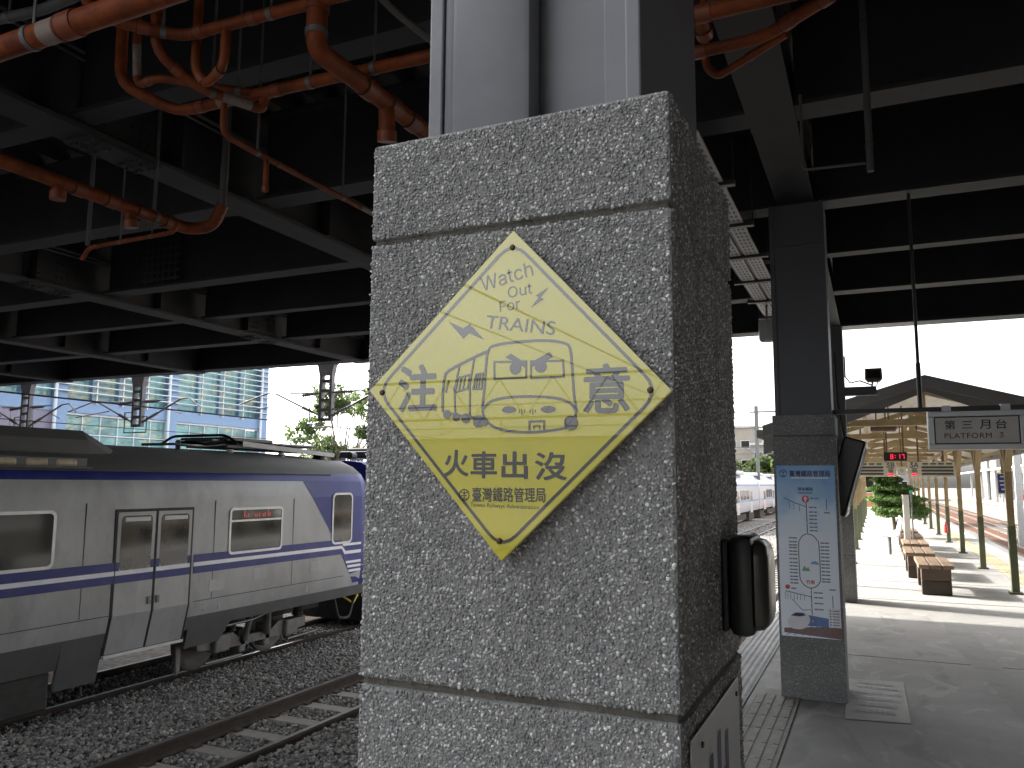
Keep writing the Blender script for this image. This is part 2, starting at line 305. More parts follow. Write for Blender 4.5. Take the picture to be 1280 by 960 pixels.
    def mesh(s, name, mats, smooth=False, recalc=True):
        me = bpy.data.meshes.new(name); me.from_pydata(s.v, [], s.f); 
        for m in (mats if isinstance(mats, (list, tuple)) else [mats]): me.materials.append(m)
        if any(s.m): me.polygons.foreach_set("material_index", s.m)
        if recalc and len(s.f) < 60000:
            bm = bmesh.new(); bm.from_mesh(me); bmesh.ops.recalc_face_normals(bm, faces=bm.faces); bm.to_mesh(me); bm.free()
        if smooth:
            me.polygons.foreach_set("use_smooth", [True] * len(me.polygons)); me.set_sharp_from_angle(angle=R(40))
        me.update(); return me

def wloc(o):
    t = Vector((0, 0, 0))
    while o: t = t + o.location; o = o.parent
    return t
def link(name, data, parent=None, local=False, loc=None, kind=None, label=None):
    o = bpy.data.objects.new(name, data); COL.objects.link(o)
    if parent is not None:
        o.parent = parent
        if not local: o.location = -wloc(parent)
    if loc is not None: o.location = loc
    if kind: o["kind"] = kind
    if label: o["label"] = label
    return o
def part(name, mb, m, parent=None, local=False, smooth=False, kind=None, label=None):
    return link(name, mb.mesh(name, m, smooth), parent, local, None, kind, label)
def tag(o, label, cat, group=None):
    o["label"] = label; o["category"] = cat
    if group: o["group"] = group
    return o
def thing(name, loc, label, cat, group=None, rz=0):
    o = bpy.data.objects.new(name, None); COL.objects.link(o); o.location = loc; o.rotation_euler[2] = rz; o.empty_display_size = .1
    return tag(o, label, cat, group)
def copy_tree(o, parent=None):
    c = o.copy(); COL.objects.link(c)
    if parent: c.parent = parent
    for ch in [k for k in o.children]: copy_tree(ch, c)
    return c
def box(*a, **k): return MB().box(*a, **k)

def np_mesh(name, V, F, m, smooth=False):
    """V (n,3), F (m,k) faces of equal size"""
    me = bpy.data.meshes.new(name); nv, (nf, k) = len(V), F.shape
    me.vertices.add(nv); me.vertices.foreach_set("co", V.astype(np.float32).ravel())
    me.loops.add(nf * k); me.loops.foreach_set("vertex_index", F.astype(np.int32).ravel())
    me.polygons.add(nf); me.polygons.foreach_set("loop_start", np.arange(0, nf * k, k, dtype=np.int32))
    me.update(calc_edges=True); me.materials.append(m)
    if smooth: me.polygons.foreach_set("use_smooth", np.ones(nf, dtype=bool))
    return me

# text as real meshes, fitted to a width and height
import os
def _font(fn):
    try: return bpy.data.fonts.load(os.path.join(bpy.utils.system_resource('DATAFILES', path='fonts'), fn), check_existing=True)
    except Exception: return None
FONT_SANS = _font("Inter.woff2")                     # a sans-serif that ships inside Blender; the built-in font is the fallback
def text_mesh(body, mt, wd=None, ht=None, bold=0.0, align='LEFT', spacing=1.0, shear=0.0):
    cu = bpy.data.curves.new("lettering", 'FONT'); cu.body = body; cu.size = 1; cu.space_character = spacing; cu.shear = shear
    if FONT_SANS and body.isascii() and 'R' not in body: cu.font = FONT_SANS
    o = bpy.data.objects.new("tmp_lettering", cu); COL.objects.link(o)
    dg = bpy.context.evaluated_depsgraph_get(); me = bpy.data.meshes.new_from_object(o.evaluated_get(dg))
    bpy.data.objects.remove(o); bpy.data.curves.remove(cu)
    co = np.empty(len(me.vertices) * 3, np.float32); me.vertices.foreach_get("co", co); co = co.reshape(-1, 3)
    F = [tuple(p.vertices) for p in me.polygons]; bpy.data.meshes.remove(me)
    offs = [(0, 0)] if not bold else [(bold * math.cos(t * math.pi / 3), bold * math.sin(t * math.pi / 3)) for t in range(6)]
    V = []; FF = []
    for k, (dx, dy) in enumerate(offs):
        c2 = co.copy(); c2[:, 0] += dx; c2[:, 1] += dy; c2[:, 2] = 0; V.append(c2); FF += [tuple(i + k * len(co) for i in f) for f in F]
    V = np.concatenate(V); lo, hi = V.min(0), V.max(0)
    sx = wd / (hi[0] - lo[0]) if wd else None; sy = ht / (hi[1] - lo[1]) if ht else None
    sx = sx or sy; sy = sy or sx
    V[:, 0] = (V[:, 0] - lo[0]) * sx; V[:, 1] = (V[:, 1] - lo[1]) * sy
    if align == 'CENTER': V[:, 0] -= (hi[0] - lo[0]) * sx / 2
    for k in range(len(offs)): V[k * len(co):(k + 1) * len(co), 2] = 2e-5 * k      # the strokes lie in thin layers, never in one plane
    me = bpy.data.meshes.new("lettering"); me.from_pydata(V.tolist(), [], FF); me.materials.append(mt); me.update(); return me
def stroke(pts, wdt, closed=False):
    """flat ribbon in the local xy plane"""
    P = [Vector((p[0], p[1])) for p in pts]; n = len(P); L = []
    for i in range(n):
        a = P[(i - 1) % n] if (closed or i > 0) else P[i]; b = P[(i + 1) % n] if (closed or i < n - 1) else P[i]
        d1 = (P[i] - a); d2 = (b - P[i]); d1 = d1.normalized() if d1.length else d2.normalized(); d2 = d2.normalized() if d2.length else d1
        t = (d1 + d2); t = t.normalized() if t.length > 1e-6 else d1; nn = Vector((-t.y, t.x)); c = max(.5, nn.dot(Vector((-d1.y, d1.x))))
        L.append((P[i] + nn * wdt / 2 / c, P[i] - nn * wdt / 2 / c))
    vs_ = [(q.x, q.y, 0) for pr in L for q in pr]; m = n if closed else n - 1
    return vs_, [(2 * i, 2 * i + 1, 2 * ((i + 1) % n) + 1, 2 * ((i + 1) % n)) for i in range(m)]
def flat(poly): return [(x, y, 0) for x, y in poly], [tuple(range(len(poly)))]
def disc(cx, cy, rx, ry=None, n=16):
    ry = ry or rx; return [(cx + rx * math.cos(2 * math.pi * i / n), cy + ry * math.sin(2 * math.pi * i / n), 0) for i in range(n)], [tuple(range(n))]
def smooth_pts(P, closed=True, k=4):
    n = len(P); out = []
    for i in range(n if closed else n - 1):
        p0, p1, p2, p3 = (P[(i - 1) % n], P[i], P[(i + 1) % n], P[(i + 2) % n]) if closed else (P[max(i - 1, 0)], P[i], P[i + 1], P[min(i + 2, n - 1)])
        for j in range(k):
            t = j / k; out.append(tuple(0.5 * (2 * b + (c - a) * t + (2 * a - 5 * b + 4 * c - d) * t * t + (3 * b - a - 3 * c + d) * t ** 3) for a, b, c, d in zip(p0, p1, p2, p3)))
    if not closed: out.append(tuple(P[-1]))
    return out
def rrect(y0, y1, z0, z1, r, n=5):
    pts = []
    for cy, cz, a0 in ((y1 - r, z1 - r, 0), (y0 + r, z1 - r, 90), (y0 + r, z0 + r, 180), (y1 - r, z0 + r, 270)):
        for i in range(n): a = R(a0 + 90 * i / (n - 1)); pts.append((cy + r * math.cos(a), cz + r * math.sin(a)))
    return pts

# ================================================================== SETTING: ground, platforms, tracks
GZ = -1.34
part("ground", MB().box(-500, 500, -300, 900, GZ - 1, GZ), MT['ballast']).__setitem__("kind", "structure")
PX0, PX1 = -1.23, 2.87
plat = part("platform", MB().box(PX0, PX1, -40, 62, GZ - .2, 0.0), MT['conc'])
plat["kind"] = "structure"
# coping stones along both edges
cope = MB().box(0, .30, 0, 1.19, -.14, 0.006, bev=.008).mesh("coping_stone", MT['patch'])
for side in (0, 1):
    for k in range(40):
        link("coping_stone", cope, plat, loc=((PX0 - .02) if side == 0 else (PX1 - .28), 3.0 + k * 1.2, 0.0))
# expansion joints cut in the floor read as thin dark fillets
jm = MB()
for y in (12.3, 14.6, 17.2, 19.9, 22.7, 25.5, 28.5, 32, 36, 40): jm.box(-.93, 2.0, y, y + .02, -.01, .0035)
for y in (4.4, 8.2): jm.box(-.55, 2.0, y, y + .006, -.01, .0025)
part("floor_joint", jm, MT['joint'], plat, kind='stuff')
# pale repair strip and a pale patch on the floor
pm = MB()
pm.add([(0.62, 9.2, .004), (0.83, 6.4, .004), (0.98, 6.4, .004), (0.90, 9.3, .004), (.80, 11.5, .004), (.66, 11.3, .004)], [(0, 1, 2, 3), (0, 3, 4, 5)])
part("concrete_repair", pm, MT['repair'], plat)

def tile_mesh(name, dots, m):
    b = MB().box(.002, .298, .002, .298, 0, .006)
    if dots:
        for i in range(6):
            for j in range(6): b.cyl((.025 + .05 * i, .025 + .05 * j, .006), (.025 + .05 * i, .025 + .05 * j, .011), .016, 6, .011)
    else:
        for i in range(4): b.box(.03 + .07 * i, .06 + .07 * i, .012, .288, .006, .011)
    return b.mesh(name, m)
def strip(name, x, y0, n, me, nx=1):
    s = part(name, MB().box(x - .005, x + .3 * nx + .005, y0, y0 + .3 * n, -.02, .0025), MT['joint']); s["kind"] = "structure"
    for i in range(n):
        for k in range(nx):
            o = link("tile", me, s, loc=(x + .3 * k, y0 + .3 * i, 0.002))
    return s
strip("warning_tile_strip", -1.26 + .05, 4.0, 60, tile_mesh("tile", True, MT['tactile_white']))
strip("guide_tile_strip", -.86, 2.2, 14, tile_mesh("tile", False, MT['tactile_grey']))
strip("yellow_tile_strip", 2.03, 9.0, 100, tile_mesh("tile", True, MT['tactile_yellow']))

# railway tracks
slp = MB().prism([(-.12, 0), (.12, 0), (.10, .17), (-.10, .17)], 'x', -1.0, 1.0).mesh("sleeper", MT['sleeper'])
fast_m = MB()
for s_ in (-1, 1):
    for d in (-.11, .11): fast_m.box(s_ * .533 + d - .035, s_ * .533 + d + .035, -.05, .05, .17, .195)
fast_me = fast_m.mesh("rail_clip", MT['rail_side'])
mound = part("ballast_bank", MB().prism([(-9.0, GZ), (-8.90, -1.20), (-7.05, -1.20), (-6.98, GZ)], 'y', -30, 300).prism([(-5.76, GZ), (-5.66, -1.20), (-3.60, -1.20), (-3.5, GZ)], 'y', -30, 300), MT['ballast']); mound["kind"] = "structure"
def track(cx, y0, y1, ys0, ys1, zr=-1.15, clip=True):
    t = part("railway_track", MB().box(cx - (1.25 if cx < 0 else 1.6), cx + (1.25 if cx < 0 else 1.6), y0, y1, GZ - .05, GZ + .012), MT['ballast'] if cx < 0 else MT['rust_ballast']); t["kind"] = "structure"
    for sx in (-.533, .533):
        x = cx + sx; H = zr
        prof = [(x - .062, H - .15), (x + .062, H - .15), (x + .062, H - .135), (x + .012, H - .118), (x + .010, H - .042), (x + .034, H - .032), (x + .034, H - .004), (x + .028, H), (x - .028, H), (x - .034, H - .004), (x - .034, H - .032), (x - .010, H - .042), (x - .012, H - .118), (x - .062, H - .135)]
        m = MB().prism(prof, 'y', y0, y1); m.m = [1 if (2 + 7) == i else 0 for i in range(len(m.f))]
        part("rail", m, [MT['rail_side'], MT['rail_top']], t)
    y = ys0
    while y < ys1:
        link("sleeper", slp, t, loc=(cx, y, -1.465))
        if clip: link("rail_clip", fast_me, t, loc=(cx, y, -1.465))
        y += .62
    return t
track(-2.90, -30, 300, 14, 60, clip=False)
track(-6.35, -30, 300, 2.5, 40)
track(-9.63, -30, 300, 30, 32, clip=False)
track(-14.9, -30, 300, 20, 22, clip=False)
track(4.50, -30, 300, 14, 60, clip=False)
track(8.0, -30, 300, 20, 70, clip=False)

# ballast stones where the camera sees them close
def stones(n, x0, x1, y0, y1, s0, s1, avoid=(), z=0.0, sl=np.bool_(False)):
    x = rng.uniform(x0, x1, n); y = rng.uniform(y0, y1, n); keep = np.ones(n, bool)
    for a, b_ in avoid: keep &= ~((x > a) & (x < b_))
    e_ = np.minimum(np.minimum(x - x0, x1 - x) / .10, 1); keep &= (~sl) | (np.abs((y - 2.5 + .31) % .62 - .31) > .14); return x[keep], y[keep], rng.uniform(s0, s1, keep.sum()), (z * e_)[keep]
octv = np.array([(1, 0, 0), (0, 1, 0), (-1, 0, 0), (0, -1, 0), (0, 0, 1), (0, 0, -1)], float)
octf = np.array([(0, 1, 4), (1, 2, 4), (2, 3, 4), (3, 0, 4), (1, 0, 5), (2, 1, 5), (3, 2, 5), (0, 3, 5)])
def stone_field(name, parts_):
    X = np.concatenate([p[0] for p in parts_]); Y = np.concatenate([p[1] for p in parts_]); S = np.concatenate([p[2] for p in parts_]); ZZ = np.concatenate([p[3] for p in parts_]); n = len(X)
    V = octv[None] * S[:, None, None] * rng.uniform(.65, 1.3, (n, 6, 1)) + rng.normal(0, 1, (n, 6, 3)) * S[:, None, None] * .16
    a = rng.uniform(0, 6.28, n); c, s_ = np.cos(a)[:, None], np.sin(a)[:, None]
    tl = rng.uniform(-.8, .8, n)[:, None]; y2 = V[..., 1] * np.cos(tl) - V[..., 2] * np.sin(tl); z2 = V[..., 1] * np.sin(tl) + V[..., 2] * np.cos(tl)
    V = np.stack([V[..., 0] * c - y2 * s_, V[..., 0] * s_ + y2 * c, z2 * .8], -1)
    V[..., 0] += X[:, None]; V[..., 1] += Y[:, None]; V[..., 2] += (GZ + .02 + ZZ + rng.uniform(-.01, .03, n))[:, None]
    F = octf[None] + (np.arange(n) * 6)[:, None, None]
    o = link(name, np_mesh(name, V.reshape(-1, 3), F.reshape(-1, 3), MT['stone'])); o["kind"] = "stuff"; return o
stone_field("gravel", [
    stones(24000, -9.0, -6.98, 3.0, 16, .018, .036, z=.125),
    stones(9000, -6.80, -5.90, 3.0, 16, .018, .032, z=.0, sl=np.bool_(True)),
    stones(15000, -5.76, -3.6, 3.5, 14, .018, .036, z=.125),
    stones(5000, -10.1, -9.2, 5.0, 15, .02, .04, z=.08),
    stones(7000, -9.0, -3.6, 16, 60, .03, .055, z=.1)])

# ================================================================== the near pebble-dash pillar
def pebbles(plane, c, u0, u1, v0, v1, skip, sp=.0045):
    nu, nv = int((u1 - u0) / sp), int((v1 - v0) / sp)
    U, W = np.meshgrid(np.arange(nu), np.arange(nv)); U = u0 + (U.ravel() + .5 + .5 * (W.ravel() % 2)) * sp; W = v0 + (W.ravel() + .5) * sp
    U = U + rng.uniform(-.42, .42, len(U)) * sp; W = W + rng.uniform(-.42, .42, len(W)) * sp
    k = (U < u1 - .0005) & (rng.random(len(U)) > .12)
    for a, b in skip: k &= ~((W > a) & (W < b))
    U, W = U[k], W[k]; n = len(U)
    A = rng.uniform(0, np.pi, n); ra = rng.uniform(.0017, .0036, n); rb = ra * rng.uniform(.5, .9, n); h = rng.uniform(.0006, .0021, n)
    t = np.arange(6) * np.pi / 3
    def ring(s, hh, j):
        r = 1 + rng.uniform(-j, j, (n, 6)); x = np.cos(t)[None] * ra[:, None] * s * r; y = np.sin(t)[None] * rb[:, None] * s * r
        return np.stack([U[:, None] + x * np.cos(A)[:, None] - y * np.sin(A)[:, None], W[:, None] + x * np.sin(A)[:, None] + y * np.cos(A)[:, None], np.repeat(hh[:, None], 6, 1) + rng.normal(0, .0001, (n, 6))], -1)
    V = np.concatenate([ring(1, -.0004 + 0 * h, .2), ring(.82, h * .75, .12), ring(.4, h, .1)], 1)
    f = [(i, (i + 1) % 6, 6 + (i + 1) % 6, 6 + i) for i in range(6)] + [(6 + i, 6 + (i + 1) % 6, 12 + (i + 1) % 6, 12 + i) for i in range(6)] + [(12, 13, 14, 15), (15, 16, 17, 12)]
    F = np.array(f)[None] + (np.arange(n) * 18)[:, None, None]
    V = V.reshape(-1, 3)
    if plane == 'front': V = np.stack([V[:, 0], c - V[:, 2], V[:, 1]], -1)
    else: V = np.stack([c + V[:, 2], V[:, 0], V[:, 1]], -1)
    return V, F.reshape(-1, 4)
P1 = dict(x0=-.690, x1=-.224, y0=1.0, y1=1.47)
J = [(0.610, 0.619), (1.262, 1.271), (1.909, 1.917)]
def stone_pillar(y0, y1, x0, x1, label, top=2.07, m=None, colm=None, tilt=0):
    t = thing("platform_pillar", ((x0 + x1) / 2, (y0 + y1) / 2, 0), label, "pillar", "pebble-dash pillars under the deck")
    z = 0.002
    for a, b in J + [(top, None)]:
        part("stone_block", box(x0, x1, y0, y1, z, a, bev=.006), m, t); z = b
    part("joint_core", box(x0 + .006, x1 - .006, y0 + .006, y1 - .006, .02, top - .02), MT['joint'], t)
    return t
p1 = stone_pillar(P1['y0'], P1['y1'], P1['x0'], P1['x1'], "large near pebble-dash pillar carrying the yellow diamond sign", m=MT['mortar'])
sk = [(a - .002, b + .002) for a, b in J]
Va, Fa = pebbles('front', P1['y0'], P1['x0'] + .002, P1['x1'] - .001, .95, 2.066, sk)
Vb, Fb = pebbles('side', P1['x1'], P1['y0'] + .002, P1['y1'] - .002, .95, 2.066, sk, .0050)
o = link("pebble_dash", np_mesh("pebble_dash", np.concatenate([Va, Vb]), np.concatenate([Fa, Fb + len(Va)]), MT['pebble'], True), p1); o["kind"] = "stuff"
# steel column above it
sc = MB().box(-.620, -.280, 1.105, 1.45, 2.05, 3.74)
part("steel_column", sc, MT['steel_grey'], p1)
part("column_flange", box(-.625, -.600, 1.055, 1.46, 2.05, 3.735, bev=.003), MT['steel_grey'], p1)
part("column_flange", box(-.300, -.277, 1.055, 1.46, 2.05, 3.735, bev=.003), MT['steel_grey'], p1)
part("cover_plate", box(-.585, -.447, 1.052, 1.10, 2.05, 3.735, bev=.012), MT['steel_grey'], p1, smooth=True)
part("corner_strip", box(-.599, -.578, 1.058, 1.10, 2.05, 3.735, bev=.005), MT['steel_grey'], p1, smooth=True)
part("column_panel", box(-.340, -.301, 1.08, 1.104, 2.05, 3.735, bev=.003), MT['steel_grey'], p1)

p2 = stone_pillar(6.37, 6.84, -.690, -.245, "second pillar along with the blue route map poster on its face", m=MT['agg'])
part("steel_column", box(-.655, -.285, 6.44, 6.80, 2.06, 3.74, bev=.006), MT['col_far'], p2)
part("column_flange", box(-.672, -.640, 6.425, 6.815, 2.06, 3.738), MT['col_far'], p2)
part("column_flange", box(-.300, -.268, 6.425, 6.815, 2.06, 3.738), MT['col_far'], p2)
part("column_band", box(-.66, -.28, 6.42, 6.44, 3.40, 3.42), MT['col_far'], p2)
p3 = stone_pillar(11.75, 12.2, -.690, -.275, "third pillar farthest along beneath the edge of the deck", m=MT['agg'])
part("steel_column", box(-.655, -.315, 11.80, 12.15, 2.06, 3.74, bev=.006), MT['col_far'], p3)

# ================================================================== yellow diamond sign (all local coordinates: x right, y up, z out)
sg = thing("warning_sign", (-.4465, .990, 1.6713), "yellow diamond warning sign with angry train picture on the near pillar", "warning sign")
sg.rotation_euler = (R(90), 0, R(0))
DI = [(0.0064, 0.2248), (0.2232, -0.0074), (-0.0079, -0.2248), (-0.2232, 0.0112)]
m_ = MB()
m_.prism(DI, 'z', .004, .0125); bm = bmesh.new()
me_ = m_.mesh("acrylic_plate", MT['yellow_sign']); bm.from_mesh(me_); bmesh.ops.bevel(bm, geom=[e for e in bm.edges], offset=.0012, segments=2, affect='EDGES'); bm.to_mesh(me_); bm.free()
link("acrylic_plate", me_, sg, True)
ZP = .0129
def sp(name, pieces, z=ZP, m='print_black', parent=None, label=None):
    mb = MB()
    for k_, (vs_, fs) in enumerate(pieces): mb.add([(x, y, z + 1.5e-5 * k_) for x, y, _ in vs_], fs)
    # orient every face outwards
    me = bpy.data.meshes.new(name); me.from_pydata(mb.v, [], mb.f); me.materials.append(MT[m])
    bm = bmesh.new(); bm.from_mesh(me); bm.normal_update()
    for f in bm.faces:
        if f.normal.z < 0: f.normal_flip()
    bm.to_mesh(me); bm.free()
    return link(name, me, parent or sg, True, label=label)
def corner(P, k=.16):
    out = []
    n = len(P)
    for i in range(n):
        p, a, b = Vector(P[i]), Vector(P[i - 1]), Vector(P[(i + 1) % n]); A = p + (a - p) * k; B = p + (b - p) * k
        for t in (0, .2, .4, .6, .8, 1): q = A * (1 - t) ** 2 + p * 2 * t * (1 - t) + B * t * t; out.append((q.x, q.y))
    return out
IN = [(x * .935, y * .935) for x, y in DI]
sp("border_line", [stroke(corner(IN, .10), .0042, True)])
for x, y in ((0.0059, 0.2005), (0.1962, -0.0056), (-0.0105, -0.1985), (-0.2005, 0.0073)):
    link("screw", MB().lathe([(.0042, .0115), (.0042, .0135), (.003, .0155), (.0005, .016)], (x, y, 0)).mesh("screw", MT['screw'], True), sg, True)
def stext(body, x, y, wd, ht, rot=0, bold=0.0, name="lettering"):
    o = link(name, text_mesh(body, MT['print_black'], wd, ht, bold), sg, True); o.location = (x, y, ZP); o.rotation_euler[2] = R(rot); return o
stext("Watch", -.0401, .1424, .079, .0205, 11.5); stext("Out", -.0002, .1296, .036, .0155, 5.5)
stext("For", -.0128, .1112, .0305, .0150, 4); stext("TRAINS", -.0350, .0905, .1035, .0185, -9.5)
stext("注", -.1735, -.0225, .064, .068, 0, .028); stext("意", .1070, -.0325, .0625, .064, -.5, .022)
for ch, x, y, wd in (("火", -.0963, -.1135, .0385), ("車", -.0550, -.1160, .040), ("出", -.0085, -.1165, .0385), ("沒", .0400, -.1180, .0450)): stext(ch, x, y, wd, .0365, 0, .022)
stext("臺灣鐵路管理局", -.0518, -.1475, .107, .0195, .4, .012); stext("Taiwan Railways Administration", -.0545, -.1556, .1005, .0070, -1.2)
sp("railway_emblem", [stroke(disc(-.0641, -.1385, .0075, n=20)[0], .0013, True), stroke([(-.0695, -.1345), (-.0641, -.1365), (-.0587, -.1345)], .0013), stroke([(-.0641, -.1325), (-.0641, -.1435)], .0014),
                      stroke([(-.0685, -.1395), (-.0597, -.1395)], .0013), stroke([(-.0690, -.1437), (-.0592, -.1437)], .0014)])
sp("lightning_bolt", [flat([(0.0591, 0.1391), (0.0405, 0.1297), (0.0448, 0.1268), (0.0336, 0.1137), (0.0522, 0.1236), (0.048, 0.127)])])
sp("lightning_bolt", [flat([(-0.0928, 0.1044), (-0.0692, 0.0927), (-0.059, 0.0982), (-0.0365, 0.0743), (-0.0605, 0.0853), (-0.069, 0.0781)])])
FR = [(-0.0301, 0.0576), (-0.0207, 0.0651), (0.0095, 0.0677), (0.0523, 0.0673), (0.081, 0.0619), (0.0897, 0.0531), (0.0926, 0.0248), (0.0951, -0.009), (0.0975, -0.0235), (0.0954, -0.0405), (0.0858, -0.0493), (0.0629, -0.0531), (0.0316, -0.0549), (-0.0005, -0.0523), (-0.0223, -0.0454), (-0.0352, -0.0331), (-0.0376, -0.019), (-0.0351, 0.0061), (-0.0332, 0.0364)]
WI = [(-0.0359, -0.0216), (-0.0254, -0.0119), (-0.0008, -0.0073), (0.0314, -0.0071), (0.068, -0.0104), (0.0885, -0.0174), (0.0965, -0.0272)]
LW = .0035
pic = [stroke(smooth_pts(FR), LW, True), stroke(smooth_pts(WI, False), LW)]
pic += [stroke([(-0.0205, 0.0423), (0.0269, 0.0406), (0.027, 0.0183), (-0.0202, 0.019)], .0026, True), stroke([(0.0339, 0.0402), (0.0799, 0.0385), (0.0809, 0.0171), (0.034, 0.0174)], .0026, True)]
pic += [flat([(-0.0033, 0.0478), (0.0042, 0.0524), (0.028, 0.037), (0.0259, 0.0317)]), flat([(0.0339, 0.0323), (0.0323, 0.0378), (0.0607, 0.0512), (0.0655, 0.0443)])]
pic += [disc(.0110, .0320, .0085), disc(.0480, .0325, .0085), disc(.002, -.0238, .0105, .0046), disc(.0587, -.0251, .0105, .0046)]
for a, b in ((0, 1), (2, 3), (4, 5), (6, 7), (8, 9), (10, 11)):
    G = [(0.0171, -0.0242), (0.0171, -0.0287), (0.0208, -0.0234), (0.0209, -0.0312), (0.0246, -0.0245), (0.0246, -0.0289), (0.0331, -0.0247), (0.0331, -0.0296), (0.0368, -0.0239), (0.0368, -0.0317), (0.0404, -0.025), (0.0405, -0.0294)]
    pic.append(stroke([G[a], G[b]], .0010))
pic += [stroke([(0.0321, -0.0525), (0.0321, -0.0408), (0.053, -0.0404), (0.053, -0.052)], .0026), stroke([(0.0384, -0.0516), (0.0384, -0.0468), (0.0468, -0.0465), (0.0468, -0.0513)], .0016)]
pic += [stroke(smooth_pts([(-0.029, 0.0585), (-0.0514, 0.0507), (-0.0903, 0.0343), (-0.0977, 0.0243), (-0.1002, -0.0015), (-0.0998, -0.0231)], False), LW), stroke(smooth_pts([(-0.0998, -0.0231), (-0.0673, -0.0307), (-0.0357, -0.0351)], False), LW)]
pic += [stroke([(-0.0742, 0.0396), (-0.0817, 0.0081), (-0.08, -0.0268)], .0024), stroke([(-0.0514, 0.0497), (-0.0577, 0.0122), (-0.0571, -0.0315)], .0024)]
pic += [stroke([(-.0905, .0205), (-.0955, .003)], .0024)]
for q in ([(-0.0762, 0.0233), (-0.0805, 0.0029), (-0.0611, 0.0072), (-0.0579, 0.0265)], [(-0.0483, 0.027), (-0.0525, 0.0058), (-0.0396, 0.0063), (-0.0376, 0.0275)]):
    pic.append(stroke(q, .0022, True))
    for t in (.3, .62):
        a = [q[3][i] * t + q[0][i] * (1 - t) for i in (0, 1)]; b = [q[2][i] * t + q[1][i] * (1 - t) for i in (0, 1)]; pic.append(stroke([a, b], .0022))
for x, y, r in ((-0.0927, -0.0274, .0062), (-0.0782, -0.0318, .0058), (-0.0633, -0.0338, .0068), (-0.0435, -0.0385, .0085), (-0.0350, -.0395, .006), (0.0905, -0.0440, .0095)): pic.append(disc(x, y, r))
sp("train_picture", pic, ZP + .0001)

# ================================================================== things fixed on the near pillar's other face
X1 = P1['x1']
wb = thing("wall_box", (X1, 1.345, 1.38), "dark rounded plastic box with a smoked cover on the near pillar", "wall box")
part("back_plate", box(X1 + .001, X1 + .012, 1.285, 1.41, 1.325, 1.465, bev=.004), MT['black'], wb)
bm_ = MB().box(X1 + .012, X1 + .050, 1.285, 1.405, 1.318, 1.470, bev=.012)
part("housing", bm_, MT['dispenser'], wb, smooth=True)
rings = []
for x, k in ((.050, 1.0), (.060, .97), (.067, .88), (.071, .70), (.072, .4)):
    cy, cz = 1.345, 1.394; rings.append([(X1 + x, cy + (p[0] - cy) * k, cz + (p[1] - cz) * k) for p in rrect(1.292, 1.398, 1.325, 1.463, .022)])
part("smoked_cover", MB().loft(rings), MT['smoke_glass'], wb, smooth=True)
ex = thing("exit_sign", (X1, 1.21, 1.10), "white metal exit sign low on the near pillar beneath the box", "exit sign")
part("plate", box(X1 + .0025, X1 + .0055, 1.03, 1.40, .86, 1.236, bev=.001), MT['white_sign'], ex)
o = link("lettering", text_mesh("出", MT['print_blue'], .165, .165, .03), ex); o.rotation_euler = (R(90), 0, R(90)); o.location = Vector((X1 + .0061, 1.13, 1.036)) - ex.location
o = link("lettering", text_mesh("口", MT['print_blue'], .145, .135, .03), ex); o.rotation_euler = (R(90), 0, R(90)); o.location = Vector((X1 + .0061, 1.14, .876)) - ex.location
part("screw", MB().cyl((X1 + .005, 1.09, 1.215), (X1 + .008, 1.09, 1.215), .004, 8), MT['screw'], ex)
part("screw", MB().cyl((X1 + .005, 1.37, 1.215), (X1 + .008, 1.37, 1.215), .004, 8), MT['screw'], ex)

# ================================================================== route map poster on pillar two
ps = thing("route_map_poster", (-.46, 6.369, 1.07), "tall blue and white railway route map poster on the second pillar", "poster")
pm_ = bpy.data.materials.new("poster_print"); pm_.use_nodes = True
n = pm_.node_tree.nodes; l = pm_.node_tree.links; b = n["Principled BSDF"]; b.inputs["Roughness"].default_value = .35
tc = n.new("ShaderNodeTexCoord"); se = n.new("ShaderNodeSeparateXYZ"); l.new(tc.outputs["Object"], se.inputs[0])
nz = n.new("ShaderNodeTexNoise"); nz.inputs["Scale"].default_value = 7; nz.inputs["Detail"].default_value = 5; l.new(tc.outputs["Object"], nz.inputs["Vector"])
ad = n.new("ShaderNodeMath"); ad.operation = 'MULTIPLY_ADD'; l.new(nz.outputs["Fac"], ad.inputs[0]); ad.inputs[1].default_value = .5; l.new(se.outputs["Z"], ad.inputs[2])
mr = n.new("ShaderNodeMapRange"); mr.inputs[1].default_value = 1.35; mr.inputs[2].default_value = 2.0; l.new(ad.outputs[0], mr.inputs[0])
rp = n.new("ShaderNodeValToRGB"); e = rp.color_ramp.elements; e[0].position = 0; e[0].color = (.80, .85, .92, 1); e[1].position = 1; e[1].color = (.13, .33, .66, 1); k = e.new(.35); k.color = (.66, .77, .90, 1); k = e.new(.55); k.color = (.34, .54, .76, 1)
l.new(mr.outputs[0], rp.inputs[0]); l.new(rp.outputs[0], b.inputs["Base Color"])
PXa, PXb, PZa, PZb = -.672, -.262, .445, 1.690; PY = 6.367
part("sheet", box(PXa, PXb, PY - .006, PY, PZa, PZb), pm_, ps)
YP = PY - .0066
def pw(name, pieces, m, dz=0.0):
    mb = MB()
    for k_, (vs_, fs) in enumerate(pieces): mb.add([(PXa + x, YP - dz - 2e-6 * k_, PZa + y) for x, y, _ in vs_], fs)
    return part(name, mb, m, ps, kind="stuff" if len(pieces) > 3 else None)
W_, H_ = PXb - PXa, PZb - PZa
navy = MT['print_blue']; mid = mat("print_mid_grey", (.16, .19, .26), .5); redm = mat("print_red", (.6, .06, .05), .5); yel = mat("print_yellow", (.75, .5, .08), .5); grn = mat("print_green", (.2, .45, .2), .5)
